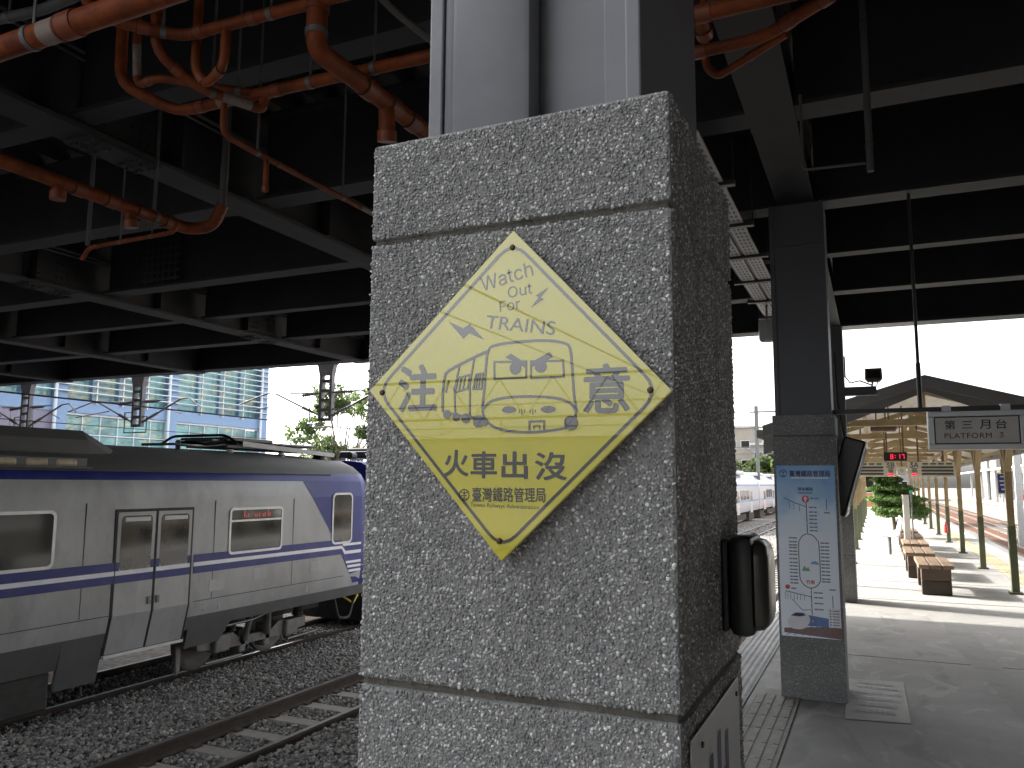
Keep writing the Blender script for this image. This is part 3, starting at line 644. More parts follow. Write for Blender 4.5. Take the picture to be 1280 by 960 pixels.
o = link("lettering", text_mesh("臺灣鐵路管理局", navy, .285, .047, .025), ps); o.rotation_euler = (R(90), 0, 0); o.location = Vector((PXa + .093, YP, PZb - .083)) - ps.location
# the map's pixel frame in the photograph: 267 x 790 units -> W_ x H_
def q(x, y): return ((x - 127) / 275 * W_, (1 - (y - 82) / 792) * H_)
pw("railway_emblem", [stroke([q(160 + 17 * math.cos(t * .35), 119 + 17 * math.sin(t * .35)) for t in range(18)], .005, True), stroke([q(148, 110), q(160, 117), q(172, 110)], .005), stroke([q(160, 105), q(160, 132)], .005), stroke([q(149, 131), q(171, 131)], .005)], navy)
pw("subtitle_bar", [flat([q(197, 138), q(372, 138), q(372, 144), q(197, 144)])], MT['stripe_white'])
LOOP = [q(262, 402), q(288, 408), q(307, 428), q(316, 455), q(317, 600), q(312, 622), q(298, 640), q(272, 650), q(245, 640), q(228, 620), q(222, 595), q(221, 460), q(228, 430), q(243, 410)]
pw("route_line", [stroke([q(264, 252), q(265, 402)], .006), stroke(smooth_pts(LOOP), .006, True), stroke([q(272, 650), q(273, 800)], .006), stroke([q(160, 235), q(205, 256), q(264, 276)], .005),
                  stroke([q(152, 668), q(272, 690)], .005), stroke([q(182, 704), q(228, 752), q(270, 748)], .004), stroke([q(358, 240), q(358, 290)], .005), stroke([q(369, 680), q(369, 735)], .005)] +
   [stroke([q(x, 672 + (x - 152) * .16), q(x, 706)], .003) for x in (152, 163, 176, 192, 207, 222, 240)] + [stroke([q(x, 240 + (x - 160) * .42), q(x, 280 + (x - 160) * .25)], .003) for x in (185, 205, 232)], navy)
ds = [q(264, y) for y in (278, 300, 317, 334, 352, 370, 386)]
pw("station_dot", [disc(*d, .0045, n=8) for d in [q(264, y) for y in (352, 402)] + [q(221, 518), q(227, 615), q(273, 660), q(273, 680), q(273, 718), q(273, 745), q(273, 772)]], yel, .0003)
pw("station_dot", [disc(*d, .0075, n=10) for d in (q(221, 467), q(274, 800))], yel, .0005)
pw("red_disc", [disc(*q(261, 240), .026, n=18)], redm); pw("arrow", [flat([q(261, 226), q(250, 240), q(257, 240), q(257, 252), q(265, 252), q(265, 240), q(272, 240)])], MT['stripe_white'], .0004)
pw("red_disc", [disc(*q(163, 649), .017, n=14)], redm)
bars = []
for y in (278, 300, 317, 334, 352, 370, 386): bars.append((276, 296, y)); bars.append((299, 312, y))
for y in (442, 459, 475, 491, 507, 524, 540, 555, 572, 588, 606, 618): bars.append((323, 340, y)); bars.append((342, 362, y))
for y in (422, 440, 455, 467, 484, 499, 518, 536, 552, 568, 583, 600, 615, 630): bars.append((192, 214, y)); bars.append((176, 190, y))
for y in (670, 692, 718, 745): bars.append((284, 302, y)); bars.append((304, 325, y))
bars += [(283, 300, 237), (303, 322, 237), (228, 296, 211), (346, 372, 302), (356, 384, 653), (180, 203, 655)]
pw("station_name", [flat([q(a, y - 3), q(b_, y - 3), q(b_, y + 3), q(a, y + 3)]) for a, b_, y in bars], mid)
o = link("lettering", text_mesh("環島鐵路", navy, .108, .026, .02), ps); o.rotation_euler = (R(90), 0, 0); o.location = Vector((PXa + q(226, 201)[0], YP, PZa + q(226, 201)[1])) - ps.location
o = link("lettering", text_mesh("竹南", redm, .06, .030, .03), ps); o.rotation_euler = (R(90), 0, 0); o.location = Vector((PXa + q(250, 632)[0], YP, PZa + q(250, 632)[1])) - ps.location
pw("hill_picture", [flat([q(232, 573), q(245, 548), q(255, 562), q(262, 553), q(272, 573)])], grn); pw("lake_picture", [flat([q(272, 540), q(282, 528), q(300, 526), q(312, 536), q(314, 542)])], mat("print_blue_pale", (.2, .42, .7), .5))
pw("track_picture", [flat([q(140, 838), q(402, 815), q(402, 873), q(140, 858)])], mat("print_brown", (.22, .13, .12), .5))
pw("track_picture", [stroke([q(150 + 35 * i, 868), q(250 + 22 * i, 822)], .004) for i in range(6)], mid, .0003)
pw("train_picture", [flat([q(250, 772), q(402, 790), q(402, 822), q(240, 822)])], mat("print_blue_train", (.12, .2, .42), .5), .0003)
pw("train_picture", [flat(smooth_pts([q(158, 818), q(163, 795), q(190, 770), q(225, 760), q(250, 768), q(262, 795), q(250, 820), q(225, 838), q(180, 838)]))], MT['stripe_white'], .0006)
pw("train_picture", [flat([q(172, 780), q(196, 765), q(232, 765), q(243, 775), q(215, 782)])], navy, .0009)
pw("legend_panel", [flat([q(347, 738), q(403, 738), q(403, 822), q(347, 822)])], MT['stripe_white'], .0009)
pw("legend_text", [flat([q(366, y), q(396, y), q(396, y + 4), q(366, y + 4)]) for y in (746, 758, 771, 784, 797, 809)] + [disc(*q(356, y + 2), .006, n=8) for y in (746, 758, 771, 784, 797, 809)], mid, .0012)

# tilted monitor beside pillar two
mo = thing("monitor", (-.16, 7.1, 1.6), "black flat monitor tilted downwards, seen edge on beside the second pillar", "monitor")
bx = MB().box(-.13, .03, -.42, .42, -.30, .30, bev=.015)
o = part("casing", bx, MT['black'], mo, True); o.rotation_euler = (0, R(17), 0)
o2 = part("screen", box(.031, .034, -.39, .39, -.27, .27), MT['monitor'], o, True)
o3 = part("bezel", MB().box(.0305, .040, -.42, -.39, -.30, .30).box(.0305, .040, .39, .42, -.30, .30).box(.0305, .040, -.39, .39, -.30, -.27).box(.0305, .040, -.39, .39, .27, .30), MT['sign_frame'], o, True)
part("bracket", MB().cyl((-.3, 6.75, 1.62), (-.18, 7.0, 1.62), .03, 8), MT['darksteel'], mo)
part("cable", MB().tube([(-.25, 6.86, 2.6), (-.24, 6.9, 2.2), (-.2, 6.95, 1.9), (-.22, 6.95, 1.75), (-.17, 7.0, 1.7)], .008, 6), MT['rubber'], mo, smooth=True)

# worn floor decal
fd = thing("floor_sign", (-.05, 6.6, 0), "worn pale rectangular floor sign with faded blue print by the second pillar", "floor sign")
part("sheet", MB().add([(-.26, 7.2, .0045), (.14, 7.26, .0045), (.15, 6.05, .0045), (-.25, 5.98, .0045)], [(0, 1, 2, 3)]), MT['decal'], fd)
tm = MB()
for i, y in enumerate((6.2, 6.38, 6.56, 6.74, 6.92, 7.06)):
    x = -.19
    while x < .08:
        wv = random.uniform(.015, .045); tm.add([(x, y, .0085), (x + wv, y, .0085), (x + wv, y + .085, .0085), (x, y + .085, .0085)], [(0, 1, 2, 3)]); x += wv + random.uniform(.008, .03)
part("faded_print", tm, MT['decal_text'], fd, kind="stuff")

# ================================================================== overhead deck of steel beams
dk = thing("overhead_deck", (-4, 6, 3.7), "dark steel beam deck of the overhead concourse above the tracks", "overhead deck")
DX0, DX1, DY0, DY1 = -22.0, 36.0, -0.6, 12.35
DL = 1.25          # over the tracks the deck starts here; over the other half of the platform it reaches back to DY0
def ibeam(x0, x1, y0, y1, zb, zt, fw_, ax):
    b = MB()
    if ax == 'y':
        c = (x0 + x1) / 2; b.box(c - fw_ / 2, c + fw_ / 2, y0, y1, zb, zb + .03).box(c - .012, c + .012, y0, y1, zb + .03, zt - .03).box(c - fw_ / 2, c + fw_ / 2, y0, y1, zt - .03, zt)
    else:
        c = (y0 + y1) / 2; b.box(x0, x1, c - fw_ / 2, c + fw_ / 2, zb, zb + .03).box(x0, x1, c - .012, c + .012, zb + .03, zt - .03).box(x0, x1, c - fw_ / 2, c + fw_ / 2, zt - .03, zt)
    return b
GX = [-20.3, -16.3, -12.4, -8.45, -4.5, -.47, 3.6, 7.6, 11.6, 16.0, 21.0, 26.0, 31.0]
for x in GX:
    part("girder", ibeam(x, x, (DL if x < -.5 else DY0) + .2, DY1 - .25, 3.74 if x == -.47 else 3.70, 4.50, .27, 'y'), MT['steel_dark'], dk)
CY = [0.3, 1.75, 3.2, 4.85, 6.62, 8.15, 9.83]
stf_me = MB().box(-.12, .12, 0, .014, 3.765, 4.46).mesh("web_stiffener", MT["steel_dark"])
for y in CY:
    for a, b_ in zip([DX0 + .1] + GX, GX + [DX1 - .1]):
        if y < DL and b_ < -.3: continue
        big = y in (4.85, 6.62, 9.83)
        part("cross_beam", ibeam(a + .137, b_ - .137, y, y, 3.755, 4.47, .22 if big else .16, 'x'), MT['steel_dark'], dk)
for x in GX[:6]:
    for y in (3.0, 4.0, 5.7, 7.4, 9.0, 10.7):
        link("web_stiffener", stf_me, dk, loc=Vector((x, y, 0)) - dk.location)
part("edge_girder", MB().box(DX0, DX1, 12.07, 12.10, 3.78, 4.9).box(DX0, DX1, 11.92, 12.24, 3.745, 3.78).box(DX0, DX1, 12.15, DY1, 4.3, 5.1), MT['steel_dark'], dk)
part("edge_girder", MB().box(-.75, DX1, DY0 - .03, DY0, 3.78, 4.9).box(-.75, DX1, DY0 - .15, DY0 + .12, 3.745, 3.78), MT['steel_dark'], dk)
part("edge_girder", MB().box(DX0, -.76, DL - .03, DL, 3.78, 4.9).box(DX0, -.76, DL - .15, DL + .12, 3.745, 3.78), MT['steel_dark'], dk)
for x, y in ((-4.5, 3.55), (-4.5, 7.9), (-8.45, 5.9), (-8.45, 9.4), (-12.4, 7.6), (3.6, 7.5)):
    for sx in (-1, 1):
        part("splice_plate", box(x + sx * .0125, x + sx * .024, y - .28, y + .28, 3.80, 4.38), MT['steel_dark'], dk)
    part("splice_plate", box(x - .12, x + .12, y - .28, y + .28, 3.682 if x != -.47 else 3.722, 3.6985 if x != -.47 else 3.7385), MT['steel_dark'], dk)
    bm2 = MB()
    for i in range(8):
        if 3 <= i <= 4: continue
        yy = y - .245 + .07 * i
        for k in range(7):
            for sx in (-1, 1): bm2.cyl((x + sx * .024, yy, 3.85 + .08 * k), (x + sx * .038, yy, 3.85 + .08 * k), .014, 6)
        zz = 3.682 if x != -.47 else 3.722
        for sx in (-.085, -.04, .04, .085): bm2.cyl((x + sx, yy, zz), (x + sx, yy, zz - .016), .014, 6)
    part("bolt_heads", bm2, MT['steel_dark'], dk, kind="stuff")
for x, z in ((-4.38, 4.2), (-8.30, 4.15), (-.35, 4.25)):
    part("conduit", MB().cyl((x, DL + .3, z), (x, 11.9, z), .016, 6).cyl((x, DL + .3, z - .05), (x, 11.9, z - .05), .011, 6), MT['greypipe'], dk, kind="stuff")
# corrugated deck sheets
prof = []
x = DX0
while x < DX1:
    prof += [(x, 4.60), (x + .17, 4.60), (x + .205, 4.53), (x + .305, 4.53)]; x += .34
dm = MB(); nP = len(prof); dm.add([(a, DL if a < -.75 else DY0, b_) for a, b_ in prof] + [(a, DY1, b_) for a, b_ in prof], [(i, i + 1, nP + i + 1, nP + i) for i in range(nP - 1)])
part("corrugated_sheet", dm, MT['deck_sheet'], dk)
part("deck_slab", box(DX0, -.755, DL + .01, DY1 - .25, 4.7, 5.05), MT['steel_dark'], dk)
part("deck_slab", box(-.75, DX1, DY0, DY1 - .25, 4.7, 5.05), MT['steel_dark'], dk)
# unseen deck wing behind the viewer, added to keep light off the pillar's side
part("added_shade_wing", box(-.75, DX1, -16, DY0 - .16, 4.55, 5.05), MT['steel_dark'], dk)
for y in (-3.5, -6.5, -9.5, -12.5, -15.5): part("cross_beam", ibeam(-.75, DX1, y, y, 3.755, 4.545, .22, 'x'), MT['steel_dark'], dk)
# perforated edge grille by the far girder (small dark grating on the left)
gm = MB()
for i in range(6): gm.box(-7.6 + .09 * i, -7.56 + .09 * i, 6.50, 6.505, 3.80, 4.35)
for i in range(6): gm.box(-7.65, -7.05, 6.495, 6.50, 3.82 + .09 * i, 3.85 + .09 * i)
part("grating", gm, MT['darksteel'], dk)

# ------------------------------------------------------------------ drain pipes under the deck
def pipe(label, pts, r, cps=(), stubs=(), hang=(), m='orange', bend=.10, old=(), group="orange drain pipes under the deck"):
    """pts polyline; cps list of (segment, t) couplings; stubs list of (segment, t, (dx,dy,dz)); hang list of (segment, t)"""
    r *= .78 if r < .042 else .95
    t = thing("drain_pipe", pts[0], label, "pipe", group)
    part("pipe_run", MB().tube(pts, r, 16, bend=bend), MT[m], t, smooth=True)
    V = [Vector(p) for p in pts]
    def at(s, k): return V[s].lerp(V[s + 1], k), (V[s + 1] - V[s]).normalized()
    for s, k in cps:
        p, d = at(s, k); part("coupling", MB().cyl(p - d * r * .9, p + d * r * .9, r * 1.13, 16), MT['coupling' if m == 'orange' else m], t, smooth=True)
        part("seam_ring", MB().cyl(p - d * r * 1.02, p - d * r * .88, r * 1.15, 16), MT['seam'], t)
    for s, k, off in stubs:
        p, d = at(s, k); e_ = p + Vector(off); part("branch", MB().cyl(p, e_, r * .92, 14), MT[m], t, smooth=True)
        part("end_cap", MB().cyl(e_ - Vector(off).normalized() * r * .9, e_ + Vector(off).normalized() * .01, r * 1.08, 14), MT['coupling' if m == 'orange' else m], t, smooth=True)
    for s, k in hang:
        p, d = at(s, k); h = MB().cyl(p - d * .012, p + d * .012, r * 1.10, 16)
        part("clamp", h, MT['galv'], t, smooth=True); part("hanger_rod", MB().cyl(p + Vector((0, 0, r)), (p.x, p.y, 4.55), .006, 6), MT['galv'], t)
    for s, k0, k1 in old:
        a, _ = at(s, k0); b_, _ = at(s, k1); part("weathered_patch", MB().cyl(a, b_, r * 1.02, 16), MT['orange_old'], t, smooth=True)
    return t
pipe("thick orange pipe crossing above the train, lit along its top", [(-4.4, 1.85, 3.2), (-2.0, 1.83, 3.2)], .046, [(0, .75)], (), [(0, .66)], old=[(0, .69, .725)])
pipe("thick orange pipe that drops then runs off behind the grey column", [(-1.99, 2.47, 4.3), (-2.0, 2.47, 3.3), (-1.96, 4.6, 3.3)], .045, [(0, .80), (1, .17), (1, .26), (1, .34), (1, .44)], [(1, .24, (-.02, .04, -.16))], [(0, .93), (1, .5)], bend=.055)
pipe("reddish pipe passing behind the dropping orange pipe to the column", [(-3.32, 2.6, 4.5), (-3.32, 2.62, 3.5), (-3.13, 2.81, 3.4), (-1.2, 2.87, 3.4)], .036, [(2, .08), (2, .22), (2, .32)], (), [(2, .42), (2, .6)], bend=.08, old=[(2, .14, .2)])
pipe("slim red pipe high in the corner between two beams", [(-3.05, 2.15, 4.5), (-3.0, 2.17, 3.58), (-2.88, 2.23, 3.5), (-2.70, 2.43, 3.5), (-1.75, 2.47, 3.5)], .032, [(2, .4), (3, .1), (3, .4)], (), [(2, .7), (3, .5)], bend=.06)
pipe("bent red pipe dropping into the tangle of pipes", [(-2.80, 2.37, 4.3), (-2.80, 2.37, 3.42), (-2.72, 2.55, 3.32), (-2.60, 2.84, 3.32), (-2.60, 2.84, 3.40)], .030, [(0, .8), (1, .5)], (), [(2, .2)], bend=.09, old=[(2, .35, .8)])
pipe("short U shaped red trap pipe hanging below the corner pipe", [(-2.47, 2.45, 3.5), (-2.47, 2.45, 3.32), (-2.62, 2.5, 3.29), (-2.67, 2.48, 3.36), (-2.67, 2.48, 4.5)], .027, [(1, .3), (2, .4)], (), (), bend=.06)
pipe("crooked red pipe with a pale dripping end", [(-3.1, 2.5, 4.5), (-3.1, 2.52, 3.62), (-3.1, 2.54, 3.40), (-2.98, 2.54, 3.42), (-2.58, 2.87, 3.4)], .024, [(2, .6), (3, .5)], (), [(3, .7)], bend=.05, old=[(1, .1, .8)])
pipe("thin red pipe running off along the deck towards the pillar", [(-2.75, 2.74, 3.36), (-2.77, 2.76, 3.2), (-2.78, 2.94, 3.2), (-2.74, 5.2, 3.2)], .020, [(2, .1), (2, .5)], [(2, .06, (0, 0, -.17))], [(2, .03), (2, .34)], bend=.05, old=[(2, .42, .5)])
pipe("long orange pipe above the train ending in an upturned elbow", [(-4.34, 1.2, 3.3), (-4.31, 4.02, 3.3), (-4.16, 4.10, 3.32), (-4.08, 4.1, 3.47)], .044, [(0, .36), (0, .50), (0, .7), (0, .78), (0, .86), (0, .94)], [(0, .655, (0, .0, -.10)), (0, .83, (0, .02, -.12))], [(0, .45), (0, .9)], bend=.1)
pipe("thin pale red pipe with a grey riser hanging nearest the train", [(-4.2, 3.82, 3.27), (-4.2, 3.80, 3.2), (-5.05, 3.83, 3.2), (-5.12, 3.83, 3.12)], .019, [(1, .1), (1, .9)], (), [(1, .25), (1, .62)], bend=.04)
pipe("riser above the upturned orange elbow, coloured dull grey to sink into the shade", [(-4.08, 4.1, 3.46), (-4.07, 4.1, 4.55)], .034, (), (), (), m="greypipe", bend=0, group="grey pipes under the deck")  # added length, given dark grey so it fades into the shade by the girder
pipe("grey riser standing on the thin pale pipe", [(-5.07, 3.83, 3.22), (-5.07, 3.83, 4.5)], .020, m='greypipe', bend=0)
pipe("dark red pipe to the upper side of the grey column, nearer the viewer", [(-.9, 2.69, 3.2), (-.2, 2.70, 3.21), (.4, 2.7, 3.22), (.42, 2.7, 4.5)], .038, [(0, .3), (0, .6), (1, .3)], [(0, .58, (0, .1, -.02))], (), bend=.06)
pipe("forked dark red pipe behind the grey column under the girder", [(-.9, 2.95, 3.2), (-.30, 2.93, 3.2), (.15, 2.60, 3.2), (.16, 2.6, 4.5)], .030, [(0, .6), (1, .2), (1, .5)], (), [(1, .7)], bend=.06)
pipe("short red branch pipe looping under the forked pipe", [(-.54, 3.02, 4.5), (-.54, 3.06, 3.2), (-.50, 3.1, 3.17), (-.22, 2.92, 3.19)], .020, [(2, .5)], (), (), bend=.05)
pipe("grey upright pipe hanging down to its open end above the platform", [(.053, 4.30, 4.5), (.053, 4.30, 3.13)], .022, [(0, .42), (0, .9)], (), (), m='greypipe', bend=0, group="grey pipes under the deck")
pipe("thin grey conduit bent between the girder and the upright pipe", [(-.27, 4.33, 3.62), (-.27, 4.33, 3.2), (.05, 4.36, 3.2)], .010, (), (), (), m='greypipe', bend=.03, group="grey pipes under the deck")
pipe("dull grey pipe in the shade above the thick orange pipe", [(-4.2, 2.05, 3.62), (-3.25, 2.15, 3.6), (-1.3, 2.10, 3.66)], .030, (), (), [(0, .8), (1, .4)], m='greypipe', bend=.08, group="grey pipes under the deck")
pipe("long dim grey pipe running away beside the column", [(-1.95, 2.2, 3.75), (-1.9, 2.9, 3.68), (-1.6, 5.5, 3.68)], .022, (), (), (), m='greypipe', bend=.05, group="grey pipes under the deck")

# cable tray and speaker by pillar two
ct = thing("cable_tray", (-.95, 8, 3.5), "pale perforated cable tray hanging beside the second pillar", "cable tray")
for i in range(9):
    y = 4.3 + i * .9
    for sx in (-1.08, -.93):
        part("tray_panel", box(sx, sx + .12, y, y + .82, 3.50, 3.512), MT['pale_pole'], ct)
        pf = MB()
        for k in range(8):
            for j in range(3): pf.box(sx + .02 + j * .032, sx + .035 + j * .032, y + .06 + k * .095, y + .10 + k * .095, 3.4972, 3.4998)
        part("perforation", pf, MT['greypipe'], ct, kind='stuff')
    part("tray_hanger", MB().box(-1.16, -.74, y + .83, y + .88, 3.48, 3.515).cyl((-1.15, y + .855, 3.5), (-1.15, y + .855, 4.5), .006, 6).cyl((-.75, y + .855, 3.5), (-.75, y + .855, 4.5), .006, 6), MT['darksteel'], ct)
part("side_rail", MB().box(-.955, -.935, 4.2, 12, 3.513, 3.56).box(-1.10, -1.085, 4.2, 12, 3.513, 3.56), MT['darksteel'], ct)
sk_ = thing("ceiling_speaker", (-.995, 9, 3.34), "pale round drum speaker hanging under the cable tray", "speaker")
part("drum", MB().lathe([(.06, 0), (.085, .01), (.09, .03), (.09, .22), (.08, .235), (.03, .24)], (-.995, 9, 3.10), n=20), MT['white_sign'], sk_, smooth=True)
part("stem", MB().cyl((-.995, 9, 3.33), (-.995, 9, 3.5), .012, 8), MT['galv'], sk_)
part("cone_grille", MB().cyl((-.995, 9, 3.098), (-.995, 9, 3.101), .075, 20), MT['darksteel'], sk_)

# platform sign with its bar and hanger
pg = thing("platform_sign", (.68, 6.6, 1.95), "grey hanging box sign lettered platform 3 on a dark bar", "sign")
part("frame", MB().box(.375, .985, 6.53, 6.67, 2.04, 2.078, bev=.004).box(.375, .985, 6.53, 6.67, 1.805, 1.843, bev=.004).box(.375, .415, 6.53, 6.67, 1.8435, 2.0395, bev=.004).box(.945, .985, 6.53, 6.67, 1.8435, 2.0395, bev=.004), MT['sign_frame'], pg)
part("face_panel", box(.416, .944, 6.545, 6.655, 1.844, 2.039), MT['sign_face'], pg)
part("gasket", MB().box(.415, .945, 6.541, 6.545, 2.033, 2.0395).box(.415, .945, 6.541, 6.545, 1.8435, 1.850).box(.415, .421, 6.541, 6.545, 1.850, 2.033).box(.939, .945, 6.541, 6.545, 1.850, 2.033), MT['rubber'], pg)
for ch, x in (("第", .482), ("三", .590), ("月", .700), ("台", .800)):
    o = link("lettering", text_mesh(ch, MT['black'], .068, .066 if ch != "三" else .052, .015), pg); o.rotation_euler = (R(90), 0, 0); o.location = Vector((x, 6.5435, 1.948 if ch != "三" else 1.954)) - pg.location
o = link("lettering", text_mesh("PLATFORM", MT['black'], .295, .038, .006, spacing=1.15), pg); o.rotation_euler = (R(90), 0, 0); o.location = Vector((.477, 6.5435, 1.884)) - pg.location
o = link("lettering", text_mesh("3", MT['black'], .026, .038, .006), pg); o.rotation_euler = (R(90), 0, 0); o.location = Vector((.818, 6.5435, 1.886)) - pg.location
part("support_bar", box(-.27, 1.9, 6.585, 6.625, 2.085, 2.118), MT['darksteel'], pg)
part("clip", MB().box(.47, .53, 6.57, 6.64, 2.0785, 2.125).box(.84, .90, 6.57, 6.64, 2.0785, 2.125), MT['sign_frame'], pg)
part("hanger_rod", MB().cyl((.335, 6.605, 2.118), (.335, 6.605, 3.76), .012, 8).cyl((.335, 6.605, 2.118), (.335, 6.605, 2.45), .017, 8), MT['darksteel'], pg)
part("hanger_rod", MB().cyl((1.6, 6.605, 2.118), (1.6, 6.605, 3.76), .012, 8), MT['darksteel'], pg)

# floodlight on its arm, pillar three
fl = thing("floodlight", (0, 11.9, 2.85), "small floodlight box above a stub arm on the third pillar", "floodlight")
part("arm", box(-.315, .085, 11.88, 11.96, 2.765, 2.885), MT['col_far'], fl)
part("lamp_head", MB().prism([(-.05, 3.125), (.16, 3.125), (.165, 2.99), (.13, 2.95), (-.02, 2.95), (-.055, 2.99)], 'y', 11.84, 12.02), MT['col_far'], fl)
part("lamp_glass", box(-.03, .14, 11.835, 11.84, 2.99, 3.10), MT['glass_dark'], fl)
part("bracket", MB().cyl((.04, 11.92, 2.95), (.03, 11.92, 2.885), .012, 8).cyl((.10, 11.92, 2.95), (.09, 11.92, 2.885), .008, 8), MT['darksteel'], fl)
part("cable", MB().tube([(-.3, 11.78, 3.3), (-.3, 11.78, 3.02), (-.24, 11.8, 2.93), (-.12, 11.84, 2.96), (.03, 11.9, 2.9)], .01, 6), MT['rubber'], fl, smooth=True)

# ================================================================== platform canopy beyond
cn = thing("platform_canopy", (.72, 13, 0), "gabled canopy with yellow and green posts along the platform beyond the deck", "canopy")
CX, RZ, EL, ER, EZ, SL = .72, 3.09, -1.52, 2.96, 2.41, .30
CYS, CYE = 12.75, 52.0
def rz(x): return RZ - SL * abs(x - CX)
# corrugated roof sheets: one panel per slope, ribs running down the slope
for sgn, xe in ((-1, EL), (1, ER)):
    m = MB(); ys = []; y = CYS
    while y < CYE: ys += [(y, 0), (y + .09, 0), (y + .115, .03), (y + .175, .03)]; y += .2
    m.add([(CX, a, RZ - .02 + h) for a, h in ys] + [(xe, a, rz(xe) - .02 + h) for a, h in ys], [(i, i + 1, len(ys) + i + 1, len(ys) + i) for i in range(len(ys) - 1)])
    part("roof_sheet", m, MT['roof_white'], cn)
# gable fascia in two steps, dark grey, and eaves gutters
for sgn, xe in ((-1, EL), (1, ER)):
    m = MB()
    m.add([(CX, 12.70, RZ + .02), (xe, 12.70, rz(xe) + .02), (xe, 12.70, rz(xe) - .16), (CX, 12.70, RZ - .14), (CX, 12.745, RZ + .02), (xe, 12.745, rz(xe) + .02), (xe, 12.745, rz(xe) - .16), (CX, 12.745, RZ - .14)],
          [(0, 1, 2, 3), (4, 7, 6, 5), (0, 4, 5, 1), (3, 2, 6, 7), (1, 5, 6, 2), (0, 3, 7, 4)])
    part("fascia_board", m, MT['fascia'], cn)
    m = MB()
    m.add([(CX, 12.75, RZ - .12), (xe, 12.75, rz(xe) - .14), (xe, 12.75, rz(xe) - .42), (xe - sgn * .9, 12.75, rz(xe - sgn * .9) - .36), (CX, 12.75, RZ - .22), (CX, 12.79, RZ - .12), (xe, 12.79, rz(xe) - .14), (xe, 12.79, rz(xe) - .42), (xe - sgn * .9, 12.79, rz(xe - sgn * .9) - .36), (CX, 12.79, RZ - .22)],
          [(0, 1, 2, 3, 4), (9, 8, 7, 6, 5), (0, 5, 6, 1), (1, 6, 7, 2), (2, 7, 8, 3), (3, 8, 9, 4)])
    part("fascia_board", m, MT['fascia'], cn)
    part("gutter", MB().prism([(xe - .02, rz(xe) - .04), (xe + sgn * .10, rz(xe) - .04), (xe + sgn * .10, rz(xe) - .16), (xe, rz(xe) - .18)], 'y', 12.8, CYE), MT['fascia'], cn)
FY = [13.75 + 3.8 * k for k in range(10)]
postm = MB().box(-.046, .046, -.046, .046, .97, 2.44, mi=0, bev=.004).box(-.049, .049, -.049, .049, .03, .97, mi=1, bev=.004).box(-.085, .085, -.085, .085, 0, .03, mi=1)
postme = postm.mesh("post", [MT['yellow_wood'], MT['green_post']])
braceme = MB().prism([(.06, 1.75), (.06, 1.87), (.62, 2.37), (.74, 2.37)], 'x', -.04, .04).mesh("brace", MT['yellow_wood'])
braceme2 = MB().prism([(-.06, 1.75), (-.06, 1.87), (-.62, 2.37), (-.74, 2.37)], 'x', -.04, .04).mesh("brace", MT['yellow_wood'])
for k, y in enumerate(FY):
    for x in (-.46, 1.79):
        link("post", postme, cn, loc=Vector((x, y, 0)) - cn.location)
        link("brace", braceme, cn, loc=Vector((x, y, 0)) - cn.location); link("brace", braceme2, cn, loc=Vector((x, y, 0)) - cn.location)
    for sgn, xe in ((-1, EL), (1, ER)):
        m = MB(); z0, z1 = RZ - .06, rz(xe) - .06; 
        m.add([(CX, y - .035, z0), (xe, y - .035, z1), (xe, y - .035, z1 - .085), (CX, y - .035, z0 - .09), (CX, y + .035, z0), (xe, y + .035, z1), (xe, y + .035, z1 - .085), (CX, y + .035, z0 - .09)], [(0, 1, 2, 3), (4, 7, 6, 5), (0, 4, 5, 1), (3, 2, 6, 7), (1, 5, 6, 2), (0, 3, 7, 4)])
        part("rafter", m, MT['yellow_wood'], cn)
    part("tie_beam", box(-.46, 1.79, y - .05, y + .05, 2.46, 2.56), MT['yellow_wood'], cn)
    part("king_post", MB().prism([(CX - .05, 2.56), (CX + .05, 2.56), (CX + .05, 2.93), (CX - .05, 2.93)], 'y', y - .043, y + .043).prism([(CX - .25, 2.56), (CX + .25, 2.56), (CX + .05, 2.62), (CX - .05, 2.62)], 'y', y - .041, y + .041), MT['yellow_wood'], cn)
for x in (-.46, 1.79): part("eaves_beam", box(x - .05, x + .05, 13.0, CYE, 2.37, 2.46), MT['yellow_wood'], cn)
for x in (-1.2, -.1, 1.5, 2.6): part("purlin", box(x - .03, x + .03, 12.8, CYE, rz(x) - .25, rz(x) - .19), MT['yellow_wood' if x > -1 else 'brown_beam'], cn)
part("downpipe", MB().tube([(-1.45, 12.95, 2.2), (-1.45, 12.95, 2.1), (-1.2, 12.95, 1.98), (-.6, 12.95, 1.93)], .045, 10, bend=.06), MT['white_plastic'], cn, smooth=True)
def hang_thing(name, label, cat, x0, x1, y, z0, z1, top, group=None):
    return thing(name, ((x0 + x1) / 2, y, z0), label, cat, group)
ck = hang_thing("digital_clock", "black hanging digital clock showing 8:17 in red", "clock", .18, .55, 16, 1.98, 2.13, 2.7)
part("case", box(.175, .555, 15.98, 16.06, 1.975, 2.135, bev=.008), MT['black'], ck)
segs = {'8': 'abcdefg', '1': 'bc', '7': 'abc'}
def digit(mb, ch, x, z, w_=.045, h=.085, t=.011):
    S = dict(a=(x, x + w_, z + h - t, z + h), d=(x, x + w_, z, z + t), g=(x, x + w_, z + h / 2 - t / 2, z + h / 2 + t / 2), f=(x, x + t, z + h / 2, z + h), b=(x + w_ - t, x + w_, z + h / 2, z + h), e=(x, x + t, z, z + h / 2), c=(x + w_ - t, x + w_, z, z + h / 2))
    for s in segs[ch]: a = S[s]; mb.box(a[0] + .001, a[1] - .001, 15.974, 15.978, a[2] + .001, a[3] - .001)
for ch, x in (('8', .285), ('1', .400), ('7', .468)):
    dg_ = MB(); digit(dg_, ch, x, 2.012); part("digit", dg_, MT['led'], ck, kind="stuff")
